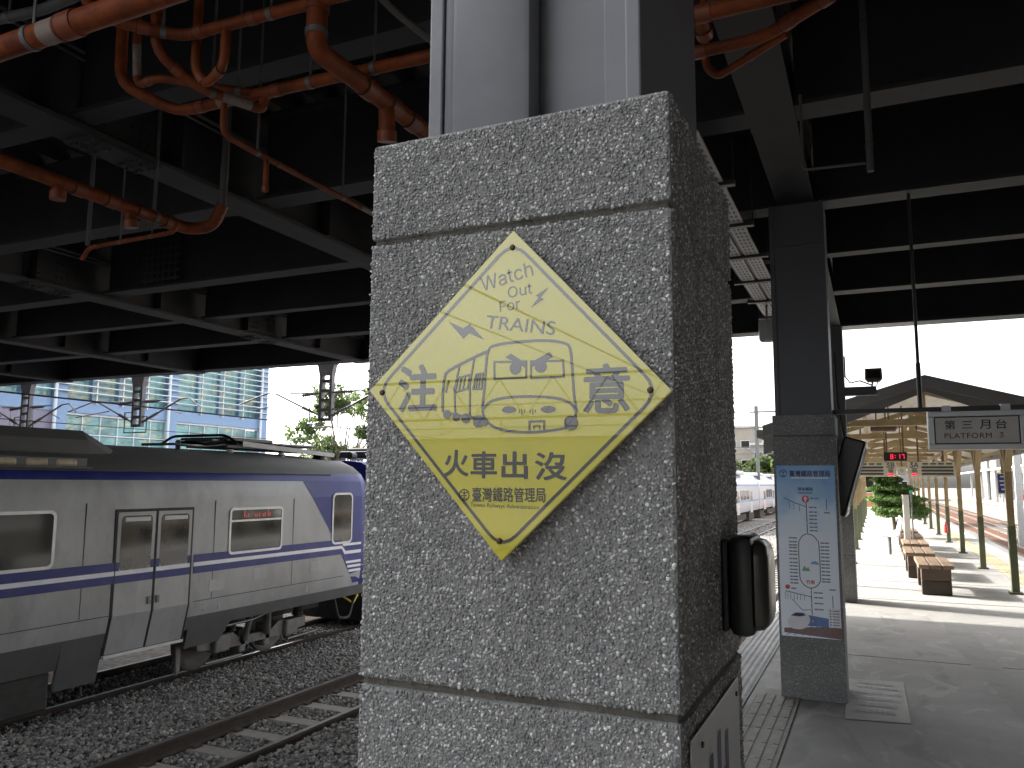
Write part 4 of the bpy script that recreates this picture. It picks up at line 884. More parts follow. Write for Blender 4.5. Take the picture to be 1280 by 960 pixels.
part("colon", MB().box(.357, .370, 15.974, 15.978, 2.030, 2.043).box(.357, .370, 15.974, 15.978, 2.066, 2.079), MT['led'], ck, kind="stuff")
for x in (.23, .50): part("hanger_rod", MB().cyl((x, 16.02, 2.135), (x, 16.02, rz(x) - .05), .014, 8), MT['brown_beam'], ck)
def dep_board(x0, x1, panel, body, label):
    t = thing("departure_board", ((x0 + x1) / 2, 18, 1.72), label, "information board", "hanging departure boards under the canopy")
    part("board", box(x0, x1, 17.98, 18.06, 1.715, 2.01, bev=.004), MT['board'], t)
    rows = MB(); a, b_ = (x0 + .03, panel - .02) if panel > (x0 + x1) / 2 else (panel + .24, x1 - .03)
    for z in (1.75, 1.815, 1.88): rows.box(a, b_, 17.974, 17.979, z, z + .042)
    part("row_strip", rows, MT['board_dark'], t)
    tx = MB()
    for i in range(4): xx = a + .02 + i * (b_ - a) / 4; tx.box(xx, xx + .10, 17.974, 17.979, 1.955, 1.985)
    part("heading", tx, MT['board_dark'], t)
    o = link("lettering", text_mesh(body, MT['black'], .16, .105, .01), t); o.rotation_euler = (R(90), 0, 0); o.location = Vector((panel + .03, 17.974, 1.895)) - t.location
    part("led_panel", box(panel + .06, panel + .16, 17.972, 17.979, 1.742, 1.775), MT['led'], t)
    tx = MB()
    for z in (1.865, 1.835, 1.805): tx.box(panel + .07, panel + .16, 17.974, 17.979, z, z + .016)
    part("small_print", tx, MT['board_dark'], t)
    for x in (x0 + .2, x1 - .2): part("hanger_rod", MB().cyl((x, 18.02, 2.01), (x, 18.02, rz(x) - .05), .016, 8), MT['brown_beam'], t)
dep_board(-.42, .42, .20, "3B", "cream departure board lettered 3B with dark rows, below the clock")
dep_board(.62, 1.46, .63, "3A", "cream departure board lettered 3A with dark rows, beside the clock")
t = thing("small_notice_board", (.53, 18.2, 1.7), "small cream notice hanging between the two departure boards", "notice")
part("board", box(.44, .60, 18.2, 18.24, 1.75, 1.92), MT['board'], t); part("emblem", MB().cyl((.52, 18.195, 1.835), (.52, 18.2, 1.835), .04, 12), MT['patch'], t); part("hanger_rod", MB().cyl((.52, 18.22, 1.92), (.52, 18.22, 2.95), .01, 6), MT['brown_beam'], t)
bs = thing("platform_number_plate", (2.14, 17, 1.4), "dark blue plate in a pale frame hanging beside a yellow post", "plate")
part("frame", box(2.04, 2.24, 17.0, 17.03, 1.40, 1.77), MT['board'], bs); part("face", box(2.055, 2.225, 16.994, 16.999, 1.415, 1.755), MT['blue_sign'], bs)
tx = MB()
for z, k in ((1.70, .10), (1.62, .13), (1.55, .11), (1.47, .08)): tx.box(2.14 - k / 2, 2.14 + k / 2, 16.989, 16.993, z, z + .025)
part("small_print", tx, MT['stripe_white'], bs); part("hanger_rod", MB().box(2.11, 2.16, 17.0, 17.03, 1.77, 2.55), MT['yellow_wood'], bs)
cl = thing("canopy_lamp", (.14, 14.2, 2.4), "rusty boxed lamp fixed under the first canopy tie beam", "lamp")
part("lamp_body", MB().box(-.02, .36, 14.1, 14.3, 2.40, 2.52, bev=.03), MT['brown_beam'], cl); 
for x in (.07, .25): part("hanger_rod", MB().cyl((x, 14.2, 2.52), (x, 14.2, rz(x) - .05), .01, 6), MT['darksteel'], cl)
cm = thing("security_camera", (1.53, 15.5, 2.3), "dark camera hanging from the canopy behind the platform sign", "camera")
part("camera_body", MB().box(1.47, 1.59, 15.4, 15.6, 2.17, 2.32, bev=.02), MT['black'], cm); part("stem", MB().cyl((1.53, 15.5, 2.32), (1.53, 15.5, 2.78), .012, 8), MT['darksteel'], cm)

# benches
def make_bench():
    t = thing("bench", (0, 0, 0), "", "bench", "wooden slat benches under the canopy")
    for i in range(3): part("slat", MB().box(-.225 + .155 * i, -.085 + .155 * i, 0, 1.5, .37, .425, bev=.008), MT['wood'], t, True)
    for y in (.05, 1.22):
        part("support", MB().box(-.19, .19, y, y + .22, .005, .20, bev=.008), MT['wood_dark'], t, True)
        part("support", MB().box(-.19, .19, y, y + .22, .204, .368, bev=.008), MT['wood_mid'], t, True)
    return t
BL = ["nearest wooden bench, at the front of the row", "wooden bench just behind the nearest one", "third wooden bench from the front, beside the white post", "fourth wooden bench, beyond the white post", "farthest wooden bench in the row, near the clipped bush"]
b0 = make_bench()
for i, (x, y) in enumerate(((.745, 13.0), (.645, 15.2), (.68, 17.5), (.70, 19.9), (.70, 22.1))):
    o = b0 if i == 0 else copy_tree(b0); o.location = (x, y, 0); o["label"] = BL[i]
wp = thing("white_post", (.585, 18.9, 0), "square white post standing among the wooden benches", "post")
part("shaft", box(.525, .645, 18.84, 18.96, 0, 1.32, bev=.01), MT['white_plastic'], wp); part("cap", box(.515, .655, 18.83, 18.97, 1.321, 1.345, bev=.006), MT['white_plastic'], wp)
gl = thing("signal_light", (.72, 19.6, 1.6), "small green signal light on a thin stem near the white post", "signal light")
part("lens", MB().lathe([(.01, 0), (.035, .01), (.04, .04), (.01, .06)], (.72, 19.6, 1.38)), mat("green_lens", (.02, .2, .15), .3, emit=(.05, 1, .7), estr=.03), gl); part("stem", MB().cyl((.72, 19.62, 0), (.72, 19.62, 1.38), .015, 8), MT['galv'], gl)
# white moulded seats facing the other track
SL_ = ["nearest white moulded seat behind the white post", "second white moulded seat behind the white post", "third white moulded seat behind the white post", "farthest white moulded seat behind the white post"]
def make_seat():
    t = thing("plastic_seat", (0, 0, 0), "", "seat", "white moulded seats facing the other track")
    P = [(-.22, .40), (-.16, .425), (.10, .41), (.19, .46), (.22, .60), (.26, .80), (.285, .80), (.25, .58), (.215, .43), (.11, .385), (-.16, .40)]
    part("shell", MB().prism(P, 'y', -.2, .2), MT['white_plastic'], t, True); part("leg", MB().cyl((0, 0, 0), (0, 0, .39), .03, 8), MT['galv'], t, True); return t
s0 = make_seat()
for i in range(4):
    o = s0 if i == 0 else copy_tree(s0); o.location = (.26, 20.2 + .62 * i, 0); o["label"] = SL_[i]
fe = tag(part("fire_extinguisher", MB().lathe([(.03, 0), (.045, .02), (.05, .06), (.05, .20), (.03, .25), (.018, .27), (.018, .30), (.001, .31)], (1.72, 25.0, .26)), MT['red'], smooth=True), "red extinguisher fixed low on a distant green post", "fire extinguisher")

# ------------------------------------------------------------------ foliage
def leaf_mesh(name, blobs, n, s0, s1, m):
    C = []
    for (cx, cy, cz, rx, ry, rz_, wgt) in blobs:
        k = int(n * wgt); d = rng.normal(size=(k, 3)); d /= np.linalg.norm(d, axis=1)[:, None]; rad = rng.uniform(.35, 1, k) ** .5
        lump = 1 + .18 * np.sin(d[:, 0] * 5 + cx) * np.cos(d[:, 1] * 4 + cy * 2) + .12 * np.sin(d[:, 2] * 7 + cz)
        C.append(np.array([cx, cy, cz]) + d * (rad * lump)[:, None] * np.array([rx, ry, rz_]))
    C = np.concatenate(C); n = len(C)
    a = rng.normal(size=(n, 3)); a /= np.linalg.norm(a, axis=1)[:, None]; b = rng.normal(size=(n, 3)); b -= a * (a * b).sum(1)[:, None]; b /= np.linalg.norm(b, axis=1)[:, None]
    s = rng.uniform(s0, s1, n)[:, None]
    V = np.stack([C + a * s, C + b * s * .45, C - a * s, C - b * s * .45], 1).reshape(-1, 3); F = np.arange(4 * n).reshape(-1, 4)
    return np_mesh(name, V, F, m)
bu = thing("clipped_bush", (.50, 27, 0), "clipped tiered green bush in the sun at the end of the benches", "bush")
link("crown", leaf_mesh("crown", [(.32, 27, 1.70, .42, .45, .17, .16), (.42, 27, 1.42, .66, .65, .16, .2), (.50, 26.9, 1.12, .80, .75, .17, .26), (.52, 26.9, .80, .70, .7, .20, .22), (1.02, 27.2, .78, .46, .5, .24, .16)], 15000, .03, .06, MT['bush_leaf']), bu)
part("stem", MB().cyl((.5, 27, 0), (.48, 27, .8), .06, 8, .04).cyl((.5, 27, .3), (.75, 27, .8), .04, 6, .02).cyl((.48, 27, .7), (.38, 27, 1.5), .04, 6, .02), MT['bark'], bu)
def tree(x, y, z0, h, r, label, n=9500, ls=(.07, .15), seed=0, group="trees beyond the tracks"):
    rs = random.Random(seed); t = thing("tree", (x, y, z0), label, "tree", group)
    tr = MB().cyl((x, y, z0), (x + .1, y, z0 + h * .55), .16, 8, .09)
    bl = []
    for i in range(22):
        a = rs.uniform(0, 6.28); d = rs.uniform(.2, 1.05) * r; hh = z0 + h * rs.uniform(.42, .95); k = rs.uniform(.16, .34) * r
        bx_, by_ = x + d * math.cos(a), y + d * math.sin(a); bl.append((bx_, by_, hh, k, k, k * .7, 1 / 22)); tr.cyl((x + .05, y, z0 + h * rs.uniform(.25, .5)), (bx_, by_, hh), .06, 6, .015)
    part("trunk", tr, MT['bark'], t); link("crown", leaf_mesh("crown", bl, n, ls[0], ls[1], MT['leaf']), t); return t
tree(-24.5, 33.5, GZ, 8.0, 2.6, "leafy tree just beyond the corner of the glass building", seed=1)
tree(-21.5, 36.5, GZ, 6.8, 2.5, "middle leafy tree behind the hanging catenary mast", seed=2)
tree(-19.0, 38.0, GZ, 5.8, 2.2, "bushy tree above the end of the railcar roof", seed=3)
tree(-16.6, 39.0, GZ, 5.4, 2.0, "small tree beside the near pillar's edge", seed=4)
tree(-21, 112, GZ, 8.5, 4.2, "hazy tree behind the distant white train, beside the flats", n=2500, ls=(.3, .6), seed=5)
tree(-13, 118, GZ, 6.5, 4.0, "dark low tree behind the distant train near the second pillar", n=2500, ls=(.3, .6), seed=6)

# ================================================================== the grey and blue railcar
XS = -8.3; XC = -9.65
tn = thing("railcar", (XC, 8, -1.15), "grey railcar with blue and white stripes standing at the platform", "train")
def section(y, k=1.0, ztop=2.03, bulge=0.0):
    hw = (XS - XC) * k
    half = [(hw * .60, -.42), (hw * .945, -.41), (hw * .972, -.24), (hw, -.05), (hw, .6), (hw * .995, 1.30), (hw * .965, 1.55), (hw * .915, 1.68), (hw * .80, 1.81), (hw * .60, 1.92), (hw * .32, ztop - .02), (0, ztop)]
    ring = [(XC + a, y, z) for a, z in half] + [(XC - a, y, z) for a, z in reversed(half[:-1])]
    return ring
def body_sections(ys, cut=None):
    return [section(*a) for a in ys]
NOSE = [(10.3, 1.0), (11.4, 1.0), (12.0, .992), (12.28, .955), (12.44, .87), (12.50, .72)]
YB0 = -11.0
# lower body with door opening is one skin; materials by height
m = MB(); secs = [(YB0, 1.0), (4.0, 1.0)] + NOSE
R_ = []
for y, k in secs:
    r = section(y, k, 2.03 if y < 11 else 2.03 - (y - 11) * .07)
    if y > 11.4: r = [(p[0], p[1] - .30 * max(0, p[2] - 1.0) ** 2 * max(0, y - 11.5), p[2]) for p in r]
    R_.append(r)
nr = len(R_[0]); m.loft(R_, closed=True)
# material per face: index of ring segment
mi = []
for fi, f in enumerate(m.f):
    if len(f) != 4: mi.append(1 if fi == len(m.f) - 1 else 0); continue
    j = fi % nr; s_ = fi // nr
    hj = j if j < nr // 2 else nr - 1 - j - 0
    z = sum(m.v[i][2] for i in f) / 4
    if z > 1.69: mi.append(2)
    elif z > 1.53: mi.append(1)
    elif z < -.25: mi.append(3)
    elif s_ >= 4: mi.append(1)
    else: mi.append(0)
m.m = mi
part("body_shell", m, [MT['body'], MT['body_blue'], MT['roof_grey'], MT['skirt']], tn, smooth=True)
# blue wedge at the cab end (laid proud of the side), follows the flat side
XE = XS + .006
bp_ = MB()
rows_ = [(-.19, 11.80), (.05, 11.62), (.365, 11.384), (.70, 11.11), (1.0, 10.86), (1.30, 10.60), (1.42, 10.50), (1.55, 10.40)]
def side_x(z):
    P = [(-.95, .88), (-.62, .91), (-.41, .945), (-.24, .972), (-.05, 1.0), (.6, 1.0), (1.30, .995), (1.55, .965), (1.68, .915)]
    for (a, ka), (b_, kb) in zip(P[:-1], P[1:]):
        if a <= z <= b_: return XC + (XS - XC) * (ka + (kb - ka) * (z - a) / (b_ - a))
pts = [(side_x(z) + .004 , y, z) for z, y in rows_]; pe = []
for z, y in rows_:
    for ye, kk in ((11.4, 1.0), (12.0, .992)): pe.append((XC + (side_x(z) - XC) * kk + .004, max(ye, y), z))
for i in range(len(rows_) - 1): bp_.add([pts[i], pe[2 * i], pe[2 * i + 2], pts[i + 1]], [(0, 1, 2, 3)]); bp_.add([pe[2 * i], pe[2 * i + 1], pe[2 * i + 3], pe[2 * i + 2]], [(0, 1, 2, 3)])
part("blue_end_panel", bp_, MT['body_blue'], tn)
# stripes
def stripe_part(name, poly, m_, dx=0.0): return part(name, MB().prism(poly, 'x', XS - .008, XE + .002 + dx), m_, tn)
for ya, yb in ((YB0 + .1, 6.925), (8.155, 11.42)):
    stripe_part("blue_stripe", [(ya, .47), (yb, .47), (yb, .572), (ya, .572)], MT['body_blue'])
    stripe_part("white_stripe", [(ya, .418), (yb, .418), (yb, .47), (ya, .47)], MT['stripe_white'], .0012)
    stripe_part("blue_stripe", [(ya, .325), (yb, .325), (yb, .418), (ya, .418)], MT['body_blue'])
stripe_part("white_stripe", [(11.42, .47), (11.42, .418), (11.50, .32), (11.98, .32), (11.98, .372), (11.53, .372)], MT['stripe_white'], .002)
for i in range(4): stripe_part("white_stripe", [(11.52 + .04 * i - (.0 if i else .06), .235 - .075 * i if i else .46), (11.98, .235 - .075 * i if i else .46), (11.98, .275 - .075 * i if i else .5), (11.50 + .04 * i - (.0 if i else .06), .275 - .075 * i if i else .5)], MT['stripe_white'], .002)
def train_window(y0, y1, z0, z1, r=.07, bar=None, fm='frame_al', par=None, name="window"):
    fr = MB(); o_, i_ = rrect(y0, y1, z0, z1, r), rrect(y0 + .035, y1 - .035, z0 + .035, z1 - .035, max(r - .03, .02)); n_ = len(o_)
    V_ = [(XS - .02, *p) for p in o_] + [(XS + .012, *p) for p in o_] + [(XS + .012, *p) for p in i_] + [(XS - .02, *p) for p in i_]
    fr.add(V_, [(a * n_ + j, a * n_ + (j + 1) % n_, (a + 1) * n_ + (j + 1) % n_, (a + 1) * n_ + j) for a in range(3) for j in range(n_)])
    w_ = part(name, fr, MT[fm], par or tn)
    part("pane", MB().prism(i_, 'x', XS - .01, XS + .004), MT['glass_dark'], w_)
    if bar: part("glazing_bar", box(XS + .0045, XS + .013, y0 + .03, y1 - .03, bar - .014, bar + .014), MT[fm], w_)
    return w_
train_window(4.0, 6.135, .575, 1.215, .08)
train_window(1.4, 3.5, .575, 1.215, .08)
train_window(-1.2, .9, .575, 1.215, .08)
w2 = train_window(8.775, 9.895, .52, 1.17, .07, bar=.985)
lt = MB()
for i, (yy, hh) in enumerate(((9.05, .09), (9.09, .03), (9.13, .05), (9.27, .05), (9.31, .05), (9.36, .05), (9.44, .05), (9.48, .06), (9.55, .09), (9.59, .05))): lt.box(XS + .0045, XS + .007, yy, yy + .028, 1.03, 1.03 + hh)
part("led_letters", lt, MT['led_dim'], w2)
train_window(11.13, 11.70, .50, 1.36, .10, bar=None)
for yy in (3.75, 6.5, 8.5, 10.15): part("panel_seam", box(XS - .004, XS + .0022, yy, yy + .008, -.03, 1.28), MT['under'], tn)
part("rain_gutter", MB().tube([(side_x(1.665) + .006, YB0 + .2, 1.665), (side_x(1.665) + .006, 11.2, 1.665)], .012, 6), MT['roof_grey'], tn)
part("seam", box(XS - .004, XS + .003, YB0 + .1, 6.9, -.045, -.037), MT['under'], tn); part("seam", box(XS - .004, XS + .003, 8.18, 11.5, -.045, -.037), MT['under'], tn)
for yy, zz in ((8.45, .05), (9.3, .12), (10.6, .1)): part("access_hatch", box(XS - .004, XS + .004, yy, yy + .28, zz, zz + .16, bev=.003), MT['body'], tn)
for yy in (8.35, 8.62, 10.5): part("grab_handle", MB().tube([(XS, yy, -.10), (XS + .035, yy, -.10), (XS + .035, yy, -.18), (XS, yy, -.18)], .007, 6), MT['frame_al'], tn)
# doors: two leaves in a black seal
dr = part("door_seal", MB().box(XS - .01, XS + .006, 6.90, 8.12, -.06, 1.20, bev=.004).add([(XS + .006, 6.90, -.06), (XS + .006, 8.12, -.06), (XS - .092, 8.12, -.52), (XS - .092, 6.90, -.52), (XS - .06, 6.90, -.06), (XS - .06, 8.12, -.06), (XS - .15, 8.12, -.52), (XS - .15, 6.90, -.52)], [(0, 1, 2, 3), (4, 7, 6, 5), (0, 4, 5, 1), (1, 5, 6, 2), (2, 6, 7, 3), (3, 7, 4, 0)]), MT['rubber'], tn)
def door_leaf(y0, y1):
    d = MB().box(XS - .005, XS + .012, y0, y1, -.0601, 1.165, bev=.003)
    d.add([(XS + .012, y0, -.06), (XS + .012, y1, -.06), (XS - .086, y1, -.505), (XS - .086, y0, -.505), (XS - .03, y0, -.06), (XS - .03, y1, -.06), (XS - .13, y1, -.505), (XS - .13, y0, -.505)], [(0, 1, 2, 3), (4, 7, 6, 5), (0, 4, 5, 1), (1, 5, 6, 2), (2, 6, 7, 3), (3, 7, 4, 0)])
    o = part("door", d, MT['body'], tn)
    P = rrect(y0 + .05, y1 - .05, .475, 1.12, .05); part("pane", MB().prism(P, 'x', XS, XS + .0145), MT['glass_dark'], o)
    for a, b_, mm in ((.47, .572, 'body_blue'), (.418, .47, 'stripe_white'), (.325, .418, 'body_blue')):
        zz = min(b_, .468) if a >= .47 else b_
        if a >= .47: part("stripe", MB().box(XS + .010, XS + .0135, y0 + .003, y0 + .048, a, b_).box(XS + .010, XS + .0135, y1 - .048, y1 - .003, a, b_), MT[mm], o)
        else: part("stripe", box(XS + .010, XS + .0135, y0 + .003, y1 - .003, a, b_), MT[mm], o)
    part("sticker", box(XS + .0145, XS + .0155, y0 + .10, y1 - .08, 1.05, 1.10), MT['white_sign'], o)
    part("handle", box(XS + .012, XS + .03, (y1 - .07) if y0 < 7.2 else y0 + .02, (y1 - .02) if y0 < 7.2 else y0 + .07, .03, .12, bev=.006), MT['galv'], o)
door_leaf(6.935, 7.49); door_leaf(7.53, 8.085)
part("step_plate", box(XS - .20, XS - .05, 6.90, 8.10, -.545, -.512, bev=.004), MT['frame_al'], tn)
def skirt(poly):
    n_ = len(poly); V_ = [(side_x(z) + .0015, y, z) for y, z in poly] + [(side_x(z) - .04, y, z) for y, z in poly]
    part("skirt_panel", MB().add(V_, [tuple(range(n_)), tuple(range(2 * n_ - 1, n_ - 1, -1))] + [(i, i + n_, (i + 1) % n_ + n_, (i + 1) % n_) for i in range(n_)]), MT['skirt'], tn)
skirt([(YB0 + .5, -.26), (6.34, -.26), (6.34, -.56), (YB0 + .5, -.56)]); skirt([(6.345, -.26), (6.885, -.26), (6.885, -.80), (6.345, -.80)])
skirt([(8.19, -.27), (9.2, -.30), (8.95, -.43), (8.80, -.66), (8.19, -.66)])
part("door_well", box(XC + .4, XS - .16, 6.88, 8.19, -.56, -.40), MT['under'], tn)
for yy in (3.4, 5.2): part("underfloor_box", box(XS - .55, XS - .14, yy, yy + 1.1, -.98, -.56, bev=.03), MT['under'], tn)
part("underfloor_tank", MB().cyl((XC + .5, 4.0, -.80), (XC + .5, 6.3, -.80), .30, 16), MT['skirt'], tn, smooth=True)
part("underframe", box(XC - 1.1, XC + .70, -10.5, 11.7, -.62, -.425), MT['under'], tn)
# bogie
for yc in (9.75, -7.5):
    bg_ = part("bogie", MB().prism([(yc - 1.15, -.62), (yc - .5, -.62), (yc - .35, -.72), (yc + .35, -.72), (yc + .5, -.62), (yc + 1.15, -.62), (yc + 1.15, -.78), (yc + .6, -.84), (yc - .6, -.84), (yc - 1.15, -.78)], 'x', XS - .42, XS - .30), MT['bogie_grey'], tn)
    for dy in (-.75, .75):
        part("wheel", MB().lathe([(.05, -.10), (.36, -.10), (.40, -.08), (.40, -.02), (.36, 0), (.30, .0), (.26, -.03), (.12, -.03), (.10, .02), (.02, .03)], (XS - .72, yc + dy, -.755), (1, 0, 0), 24), MT['bogie_grey'], bg_, smooth=True)
        part("axle_box", MB().box(XS - .40, XS - .22, yc + dy - .14, yc + dy + .14, -.86, -.62, bev=.03), MT['bogie_grey'], bg_)
        part("spring", MB().lathe([(.07, 0), (.085, .02), (.07, .04), (.085, .06), (.07, .08), (.085, .10), (.07, .12), (.085, .14), (.07, .16)], (XS - .30, yc + dy + .22, -.62), n=12), MT['under'], bg_)
    part("damper", MB().cyl((XS - .25, yc - .28, -.78), (XS - .22, yc - .22, -.38), .045, 10), MT['greypipe'], bg_); part("damper", MB().cyl((XS - .25, yc + .2, -.75), (XS - .22, yc + .15, -.36), .055, 10), MT['greypipe'], bg_)
    part("pipework", MB().tube([(XS - .18, yc - 1.2, -.50), (XS - .17, yc - .2, -.48), (XS - .17, yc + .1, -.42), (XS - .17, yc + 1.1, -.40)], .016, 6).tube([(XS - .2, yc - 1.1, -.95), (XS - .2, yc - .4, -.95)], .02, 6).tube([(XS - .2, yc + .6, -.90), (XS - .2, yc + 1.3, -.88)], .02, 6), MT['galv'], bg_)
    for a_, b_ in ((-.33, -.2), (.2, .33)): part("brake_block", box(XS - .5, XS - .3, yc + a_, yc + b_, -.95, -.6, bev=.02), MT['bogie_grey'], bg_)
part("guard_iron", MB().prism([(8.18, -.62), (8.27, -.62), (8.27, -.98), (8.22, -1.02)], 'x', XS - .3, XS - .26), MT['bogie_grey'], tn)
part("hose", MB().tube([(XS - .1, 11.4, -.42), (XS - .08, 11.5, -.75), (XS - .08, 11.8, -.78), (XS - .2, 12.1, -.5)], .025, 8, bend=.1), MT['rubber'], tn, smooth=True)
part("yellow_coupler_hose", MB().tube([(XS - .5, 12.1, -.45), (XS - .35, 12.3, -.62), (XS - .4, 12.5, -.5)], .02, 8), mat("yellow_hose", (.6, .45, .05), .5), tn)
# roof gear
ac = part("roof_unit", MB().loft([[(XC + s_ * w_, y, z) for s_, w_, z in ((1, .98, 1.72), (1, .92, zt - .12), (1, .80, zt), (-1, .80, zt), (-1, .92, zt - .12), (-1, .98, 1.72))] for y, zt in ((0.5, 2.15), (6.80, 2.15), (7.25, 1.93))]), MT['roof_grey'], tn)
part("recess_shade_block", box(XC + .90, XC + 1.245, 4.2, 6.55, 1.665, 1.80), MT['black'], tn)  # solid black block stands in for the shade inside the roof opening
for i in range(6): part("roof_coil", MB().box(XC + 1.15, XC + 1.26, 4.35 + .36 * i, 4.62 + .36 * i, 1.70, 1.79, bev=.03), MT['beige'], tn)
part("roof_rail", MB().cyl((XC + 1.27, 4.2, 1.69), (XC + 1.27, 6.6, 1.69), .015, 6), MT['galv'], tn)
pn = part("pantograph", MB().box(XC - .25, XC + .60, 9.45, 12.1, 2.06, 2.10), MT['roof_grey'], tn)
part("cover_panel", MB().prism([(9.75, 2.17), (12.1, 2.06), (12.1, 1.99), (9.75, 2.09)], 'x', XC + .60, XC + .63), MT['body'], pn)
part("arm", MB().cyl((XC + .4, 9.3, 2.15), (XC + .3, 11.9, 2.17), .03, 8).cyl((XC - .3, 9.3, 2.15), (XC - .3, 11.9, 2.17), .03, 8).box(XC - .5, XC + .5, 9.55, 10.6, 2.16, 2.23, bev=.02).box(XC - .4, XC + .5, 10.8, 11.7, 2.13, 2.18, bev=.02).cyl((XC + .4, 9.2, 2.10), (XC + .45, 9.7, 2.20), .025, 8), MT['black'], pn)
part("contact_strip", MB().tube([(XC - .8, 9.45, 2.12), (XC - .55, 9.45, 2.25), (XC + .55, 9.45, 2.25), (XC + .8, 9.45, 2.12)], .022, 8, bend=.1), MT['black'], pn, smooth=True)
for y in (9.55, 10.75, 11.9): part("insulator", MB().lathe([(.05, 0), (.07, .02), (.045, .04), (.07, .06), (.045, .08), (.06, .10)], (XC + .55, y, 1.93), n=12), MT['insul'], pn)
part("roof_cable", MB().tube([(XC + .45, 8.0, 2.04), (XC + .5, 8.5, 2.07), (XC + .5, 9.0, 2.05), (XC + .5, 9.5, 2.10)], .02, 6).cyl((XC + .48, 8.6, 1.98), (XC + .48, 8.6, 2.12), .035, 8), MT['black'], tn)
for y, s_ in ((12.0, .045), (12.22, .055), (12.42, .045)):
    part("horn", MB().lathe([(.015, -.12), (s_ * .7, -.05), (s_, 0), (s_ * 1.05, .03), (.01, .04)], (XC + .35, min(y, 12.05), 1.97 + (y - 12) * .12), (.6, .8, 0)), MT['black'], tn, smooth=True)

# coupled dark blue loco behind
lc = thing("locomotive", (XC, 16, -1.15), "dark blue coupled vehicle just beyond the railcar's end", "locomotive")
m = MB()
LS = [section(y, k, 1.97) for y, k in ((12.92, .80), (13.05, .93), (13.3, .99), (22.0, 1.0))]
m.loft(LS); m.m = [2 if sum(m.v[i][2] for i in f) / len(f) > 1.95 else 0 for f in m.f]
part("body_shell", m, [MT['body_blue'], MT['body'], MT['body_blue']], lc, smooth=True)
part("roof_gear", MB().box(XC - .3, XC + .5, 13.5, 15.8, 2.02, 2.16, bev=.03).cyl((XC + .4, 12.9, 2.05), (XC + .4, 13.05, 2.05), .07, 10).cyl((XC + .4, 14.0, 2.2), (XC - .4, 14.0, 2.2), .05, 10), MT['black'], lc)
part("bogie", box(XC - 1.1, XC + 1.05, 13.2, 15.6, -1.1, -.6), MT['under'], lc)
part("headlight", MB().cyl((XC + .6, 12.90, .3), (XC + .6, 12.96, .3), .09, 12), MT['white_plastic'], lc)
part("side_window", box(XS - .003, XS + .004, 13.3, 13.9, .6, 1.2), MT['glass_dark'], lc)

# distant white train on the same line
dt = thing("distant_train", (XC, 75, -1.15), "distant white train with blue trim glimpsed between the two pillars", "train")
for c in range(3):
    y0 = 46 + 20.5 * c
    m = MB(); m.loft([section(y, k, 2.25) for y, k in ((y0, .97), (y0 + .3, 1), (y0 + 19.7, 1), (y0 + 20, .97))]); part("car_body", m, MT['emu_white'], dt, smooth=True)
    part("blue_stripe", MB().box(XS - .01, XS + .01, y0 + .4, y0 + 19.6, .28, .42).box(XS - .06, XS + .004, y0 + .4, y0 + 19.6, 1.42, 1.52), MT['bld_blue'], dt)
    part("roof_unit", MB().box(XC - .8, XC + .8, y0 + 3, y0 + 7, 2.2, 2.5, bev=.08).box(XC - .8, XC + .8, y0 + 12, y0 + 16, 2.2, 2.5, bev=.08), MT['frame_al'], dt)
    part("bogie", MB().box(XC - 1, XC + 1.1, y0 + 1.5, y0 + 4.2, -1.1, -.55).box(XC - 1, XC + 1.1, y0 + 15.8, y0 + 18.5, -1.1, -.55).box(XC - 1, XC + 1.15, y0 + 6, y0 + 14, -.95, -.55), MT['under'], dt)
    for i in range(3):
        yd = y0 + 2.2 + 6.3 * i
        part("door", box(XS - .01, XS + .008, yd, yd + 1.3, -.5, 1.15), MT['frame_al'], dt); part("door_window", MB().box(XS, XS + .012, yd + .12, yd + .55, .35, 1.0).box(XS, XS + .012, yd + .75, yd + 1.18, .35, 1.0), MT['glass_dark'], dt)
        if i < 2:
            for k in range(3): part("window", box(XS - .01, XS + .010, yd + 1.75 + 1.45 * k, yd + 2.95 + 1.45 * k, .45, 1.1), MT['glass_dark'], dt)

# ================================================================== glass station building on the far side
BX = -25.0
bd = thing("station_building", (BX - 3, 12, GZ), "glass building with blue steel frame and silver louvres beyond the train", "building")
CYB = [3.65, 8.55, 13.45, 18.35, 23.1, 28.25]
BH = 9.2
part("core", box(BX - 12, BX - .9, -8, 28.0, GZ, BH), MT['bld_inner'], bd)
part("sun_block_tower", box(BX - 12, BX - .4, -34, -8.05, GZ, 19), MT['bld_blue'], bd)  # unseen tower, added to keep the sun off the floor behind the viewer
for k in range(5): part("sun_block_window", box(BX - .44, BX - .39, -33, -9, 1.0 + 3.5 * k, 2.8 + 3.5 * k), MT['glass_dark'], bd)  # window bands on the added tower
part("sun_block_penthouse", box(BX - 12, BX - 1.2, -8.0, 9.0, BH + .51, 19), MT['bld_inner'], bd)  # unseen upper block, added above the roof to hold off the sun
part("roof", box(BX - 12.4, BX + .5, -8.0, 28.9, BH + .002, BH + .5), MT['bld_blue'], bd)
for y in CYB:
    part("column", box(BX - .35, BX + .02, y - .20, y + .20, GZ, BH), MT['bld_blue'], bd); part("drain_pipe", MB().cyl((BX + .10, y - .30, GZ), (BX + .10, y - .30, BH), .06, 8), MT['mull'], bd)
ys_ = [-8] + CYB
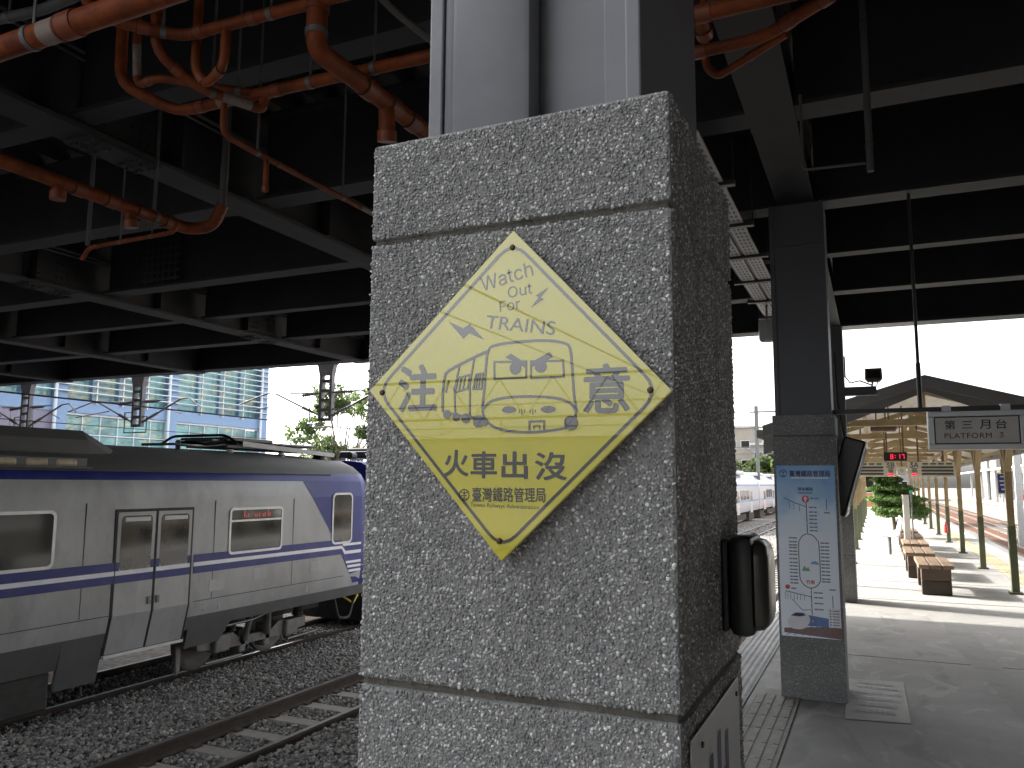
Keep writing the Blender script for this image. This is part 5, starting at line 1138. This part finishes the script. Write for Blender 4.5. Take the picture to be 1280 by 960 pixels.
for a, b_ in zip(ys_[:-1], ys_[1:]):
    a2, b2 = a + .2, b_ - .2
    part("spandrel_beam", box(BX - .3, BX - .02, a2, b2, 3.86, 4.33), MT['bld_blue'], bd)
    if b_ < 19:
        pnl = (b2 - a2) / 6
        for i in range(6): part("wall_panel", box(BX - .30, BX - .05, a2 + pnl * i + .006, a2 + pnl * (i + 1) - .006, GZ, 3.858), MT['bld_mauve'], bd)
    else:
        wn = part("window", MB().box(BX - .28, BX - .06, a2, b2, GZ, 1.2), MT['mull'], bd)
        nb = 6; st = (b2 - a2) / nb
        for i in range(nb):
            for z0, z1 in ((1.2, 2.45), (2.5, 3.1), (3.14, 3.78)): part("pane", box(BX - .19, BX - .15, a2 + st * i + .03, a2 + st * (i + 1) - .03, z0 + .02, z1 - .02), MT['curtain'], wn)
        part("mullion", MB().box(BX - .24, BX - .10, a2, a2 + .03, 1.2, 3.78), MT['mull'], wn)
        for i in range(1, nb + 1): part("mullion", box(BX - .24, BX - .10, a2 + st * i - .028, a2 + st * i + .0, 1.2, 3.78), MT['mull'], wn)
        for za, zb in ((2.455, 2.50), (3.10, 3.14), (3.78, 3.858)): part("transom", box(BX - .235, BX - .105, a2, b2, za, zb), MT['mull'], wn)
    # upper glazing with louvres
    wn = part("glazing_frame", box(BX - .34, BX - .30, a2, b2, 4.33, BH), MT['mull'], bd); nb = 4; st = (b2 - a2) / nb
    for i in range(nb):
        for k in range(4): part("pane", box(BX - .298, BX - .27, a2 + st * i + .02, a2 + st * (i + 1) - .02, 4.37 + 1.2 * k, 5.53 + 1.2 * k), MT['curtain'], wn)
        part("mullion", box(BX - .27, BX - .15, a2 + st * i - .03, a2 + st * i + .03, 4.34, BH), MT['bld_blue'], wn)
    nl = 19
    for k in range(nl): part("louvre", MB().box(BX + .03, BX + .16, a - .0 if a > -8 else a, b_ + .0 if b_ < 28 else b_ + .3, 4.55 + .235 * k, 4.585 + .235 * k), MT['slat'], bd)
    for i in range(1, 4): part("louvre_fin", box(BX + .02, BX + .08, a2 + (b2 - a2) * i / 4 - .025, a2 + (b2 - a2) * i / 4 + .025, 4.2, BH), MT['slat'], bd)

# ================================================================== catenary drop masts at the deck edge
def cat_mast(x, y, label):
    t = thing("catenary_mast", (x, y, 3.9), label, "catenary mast", "catenary masts hung from the deck edge")
    part("head_plate", MB().prism([(x - .30, 3.95), (x + .30, 3.95), (x + .19, 3.80), (x + .15, 3.62), (x - .15, 3.62), (x - .19, 3.80)], 'y', y - .06, y + .06), MT['mast'], t)
    lm = MB().box(x - .15, x - .09, y - .05, y + .05, 2.72, 3.62).box(x + .09, x + .15, y - .05, y + .05, 2.72, 3.62)
    for k in range(5): lm.box(x - .09, x + .09, y - .03, y + .03, 2.72 + .19 * k, 2.78 + .19 * k)
    part("lattice_post", lm, MT['mast'], t)
    part("frame_guard", MB().tube([(x - .14, y, 3.05), (x - .40, y, 3.05), (x - .40, y, 2.60), (x + .28, y, 2.60), (x + .28, y, 2.95), (x + .14, y, 2.95)], .018, 6), MT['mast'], t)
    for sx in (-1, 1):
        def ins(p, d, nn=5):
            pr = [(.02, -.02)]
            for i in range(nn): pr += [(.018, .05 * i), (.040, .05 * i + .02), (.018, .05 * i + .04)]
            part("insulator", MB().lathe(pr + [(.02, .05 * nn + .02)], p, d, 10), MT['mast'], t, smooth=True)
        ins((x + sx * .20, y, 3.28), (sx, 0, .0 if sx > 0 else -.10), 8); ins((x + sx * .32, y, 2.90), (sx * 1, 0, .42), 6)
        part("stay", MB().cyl((x + sx * .14, y, 3.28), (x + sx * .9, y, 3.30), .016, 6).cyl((x + sx * .14, y, 2.82), (x + sx * 1.25, y, 3.30), .022, 6), MT['mast'], t)
        part("registration_arm", MB().tube([(x + sx * 1.25, y, 3.30), (x + sx * 1.5, y, 3.32), (x + sx * 2.0, y - .2, 3.10)], .016, 6).tube([(x + sx * .9, y, 3.10), (x + sx * 1.6, y - .3, 2.95)], .012, 6), MT['mast'], t)
cat_mast(-9.73, 12.75, "dark catenary mast with insulators hanging before the leafy trees")
cat_mast(-14.85, 12.75, "dark catenary mast with insulators hanging before the glass building")
cat_mast(-18.6, 12.75, "catenary mast with insulators nearest the mauve panels, mostly out of view")
for i, (x, z, lb) in enumerate(((-9.2, 2.55, "contact wire above the railcar roof"), (-14.3, 2.62, "contact wire crossing in front of the glass building"), (-14.3, 3.1, "messenger wire higher in front of the glass building"))):
    tag(part("overhead_wire", MB().cyl((x, -25, z), (x, 200, z + .1), .009, 5), MT['darksteel']), lb, "wire", "overhead wires")

# ================================================================== beyond: gantries, far platform, masts, buildings
def gantry(x0, x1, y, z, label, m='galv', d=.9):
    t = thing("catenary_gantry", ((x0 + x1) / 2, y, GZ), label, "gantry", "catenary gantries across the tracks")
    for x in (x0, x1): part("mast", box(x - .14, x + .14, y - .14, y + .14, GZ, z + .5), MT[m], t)
    part("chord", MB().box(x0 - .5, x1 + .5, y - .06, y + .06, z - .06, z + .06), MT[m], t); part("chord", MB().box(x0 - .5, x1 + .5, y - .06, y + .06, z - d - .06, z - d + .06), MT[m], t)
    lm = MB(); n_ = int((x1 - x0) / 1.5)
    for i in range(n_):
        a, b_ = x0 + (x1 - x0) * i / n_, x0 + (x1 - x0) * (i + 1) / n_
        lm.cyl((a, y, z - d if i % 2 else z), (b_, y, z if i % 2 else z - d), .03, 6)
    part("lattice", lm, MT[m], t)
    for x in np.arange(x0 + 1.5, x1, 3.6): part("dropper", MB().cyl((x, y, z - d), (x, y, z - d - 1.0), .03, 6).cyl((x, y, z - d - .8), (x + .9, y, z - d - .6), .03, 6), MT['darksteel'], t)
    return t
gantry(-8.85, 12.2, 70, 7.6, "pale lattice gantry seen beyond the distant white train", d=1.3)
gantry(-22, 12.4, 110, 6.4, "farther lattice gantry beyond the flats")
gantry(6.4, 22, 46, 5.2, "lattice gantry over the sunlit tracks beside the far platform", m='pale_pole')
# unseen dark house added across the tracks to block low light from that side
sh = thing("light_block_house", (15, -14, GZ), "dark brick station house under the deck across the tracks, out of view to the side", "building")
HW = 9.75
part("wall", box(HW, 30, -45, 11.6, GZ, 3.72), MT['light_block_brick'], sh)
for k in range(9):
    y = -42 + 5.8 * k
    f_ = part("window", box(HW - .06, HW - .002, y, y + 1.6, .9, 2.4), MT['mull'], sh); part("pane", box(HW - .08, HW - .061, y + .08, y + 1.52, .98, 2.32), MT['glass_dark'], f_)
    d_ = part("door", box(HW - .05, HW - .002, y + 2.6, y + 3.8, -.12, 2.1), MT['wood_dark'], sh)
part("plinth", box(HW - .12, HW - .001, -45, 11.6, GZ, -.14), MT['light_block_brick'], sh)
# the far platform opposite, a stone wall with individual stones
fp = part("far_platform", box(9.8, 16.5, 12, 130, GZ - .2, -.12), MT['conc']); fp["kind"] = "structure"
part("coping", box(9.6, 10.1, 12, 130, -.119, -.02), MT['patch'], fp)
sw_ = [MB().box(0, .12, 0, L_, 0, .29, bev=.015).mesh("stone", MT['stonewall']) for L_ in (.62, .78, .95)]
for r in range(4):
    y = 40 + .3 * (r % 2)
    while y < 78:
        k = random.randrange(3); link("stone", sw_[k], fp, loc=(9.70 + random.uniform(0, .025), y, GZ + .02 + r * .30)); y += (.64, .80, .97)[k]
part("wall_backing", box(9.78, 9.80, 12, 130, GZ, -.12), MT['joint'], fp)
fc = thing("far_canopy", (13, 60, -.12), "pale canopy roof on slim posts over the far platform", "canopy")
part("roof_sheet", MB().prism([(10.6, 3.2), (13.2, 3.6), (15.8, 3.2), (15.8, 3.05), (13.2, 3.45), (10.6, 3.05)], 'y', 58, 125), MT['roof_white'], fc)
for k in range(12): part("post", box(11.5, 11.7, 60 + 5.5 * k, 60.2 + 5.5 * k, -.12, 3.2), MT['pale_pole'], fc); part("post", box(14.6, 14.8, 60 + 5.5 * k, 60.2 + 5.5 * k, -.12, 3.2), MT['pale_pole'], fc)
def pole(x, y, h, label, r=.13, arm=True):
    t = thing("utility_pole", (x, y, -.12), label, "pole", "pale poles along the far platform")
    part("shaft", MB().cyl((x, y, GZ), (x, y, h), r, 10, r * .8), MT['pale_pole'], t, smooth=True); part("base", box(x - .25, x + .25, y - .25, y + .25, GZ, -.0), MT['patch'], t)
    if arm: part("crossarm", MB().box(x - 1.4, x + .1, y - .04, y + .04, h - .6, h - .5).cyl((x, y, h - 1.6), (x - 1.3, y, h - .6), .03, 6), MT['galv'], t)
pole(10.6, 42, 5.5, "pale pole nearest on the far platform beside the yellow post"); pole(10.6, 50, 5.5, "second pale pole along the far platform", .18)
pole(10.7, 62, 6, "third pale pole along the far platform", .16); pole(11.0, 75, 6, "fourth pale pole along the far platform, near the red board", .2); pole(10.9, 92, 6.2, "fifth and most distant pale pole on the far platform", .2)
t = tag(part("red_board", box(11.9, 14.5, 84, 84.2, .25, .75), MT['red']), "small red board low on the far platform between pale poles", "board")
def far_block(name, x0, x1, y0, y1, h, m, label, cat="building", rows=3, cols=6, face='y'):
    t = thing(name, ((x0 + x1) / 2, (y0 + y1) / 2, GZ), label, cat)
    part("wall", box(x0, x1, y0, y1, GZ, h), m, t); part("roof", box(x0 - .3, x1 + .3, y0 - .3, y1 + .3, h + .002, h + .35), MT['patch'], t)
    for r in range(rows):
        for c in range(cols):
            xx = x0 + (x1 - x0) * (c + .2) / cols; ww = (x1 - x0) / cols * .6; zz = 1.0 + r * (h - 1.2) / rows
            f = part("window", box(xx - .06, xx + ww + .06, y0 - .04, y0 - .001, zz - .06, zz + 1.26), MT['mull'], t); part("pane", box(xx, xx + ww, y0 - .06, y0 - .041, zz, zz + 1.2), MT['glass_dark'], f)
    return t
far_block("apartment_block", -34, -17.5, 132, 146, 10.5, MT['far_cream'], "cream flats with rows of windows beyond the distant train", rows=3, cols=8)
far_block("apartment_block", -17.0, -9.5, 128, 140, 7.5, MT['far_grey'], "dark grey low block beside the cream flats behind the second pillar", rows=3, cols=4)
far_block("brick_kiosk", -1.0, 1.4, 66, 72, 2.2, MT['far_orange'], "orange brick kiosk at the far end of the platform", "kiosk", rows=1, cols=2)
far_block("warehouse", -7, 6, 170, 190, 8, MT['far_grey'], "pale grey block closing the view past the platform's end", rows=2, cols=8)
far_block("warehouse", 18, 60, 150, 170, 9, MT['far_cream'], "long pale building beyond the far platform", rows=3, cols=14)
for i, (x, z, lb) in enumerate(((-5.5, 4.7, "overhead wire behind the viewer over the nearer track, mirrored in the sign"), (-9.0, 5.6, "overhead wire behind the viewer over the farther track, mirrored in the sign"))):
    tag(part("overhead_wire", MB().cyl((x, -70, z), (x - .6, -1.5, z + .1), .022, 6), MT['darksteel']), lb, "wire", "overhead wires behind the viewer")
# behind the viewer: what the glossy yellow sign mirrors
gantry(-30, 8, -36, 7.0, "catenary gantry behind the viewer, mirrored in the yellow sign", m='darksteel', d=2.1)
gantry(-44, 6, -64, 8.6, "second gantry behind the viewer, mirrored in the yellow sign", m='darksteel', d=2.1)
far_block("shed", -80, -8, -105, -90, 7.2, MT['col_far'], "long grey shed behind the viewer, mirrored low in the yellow sign", "shed", rows=2, cols=10)
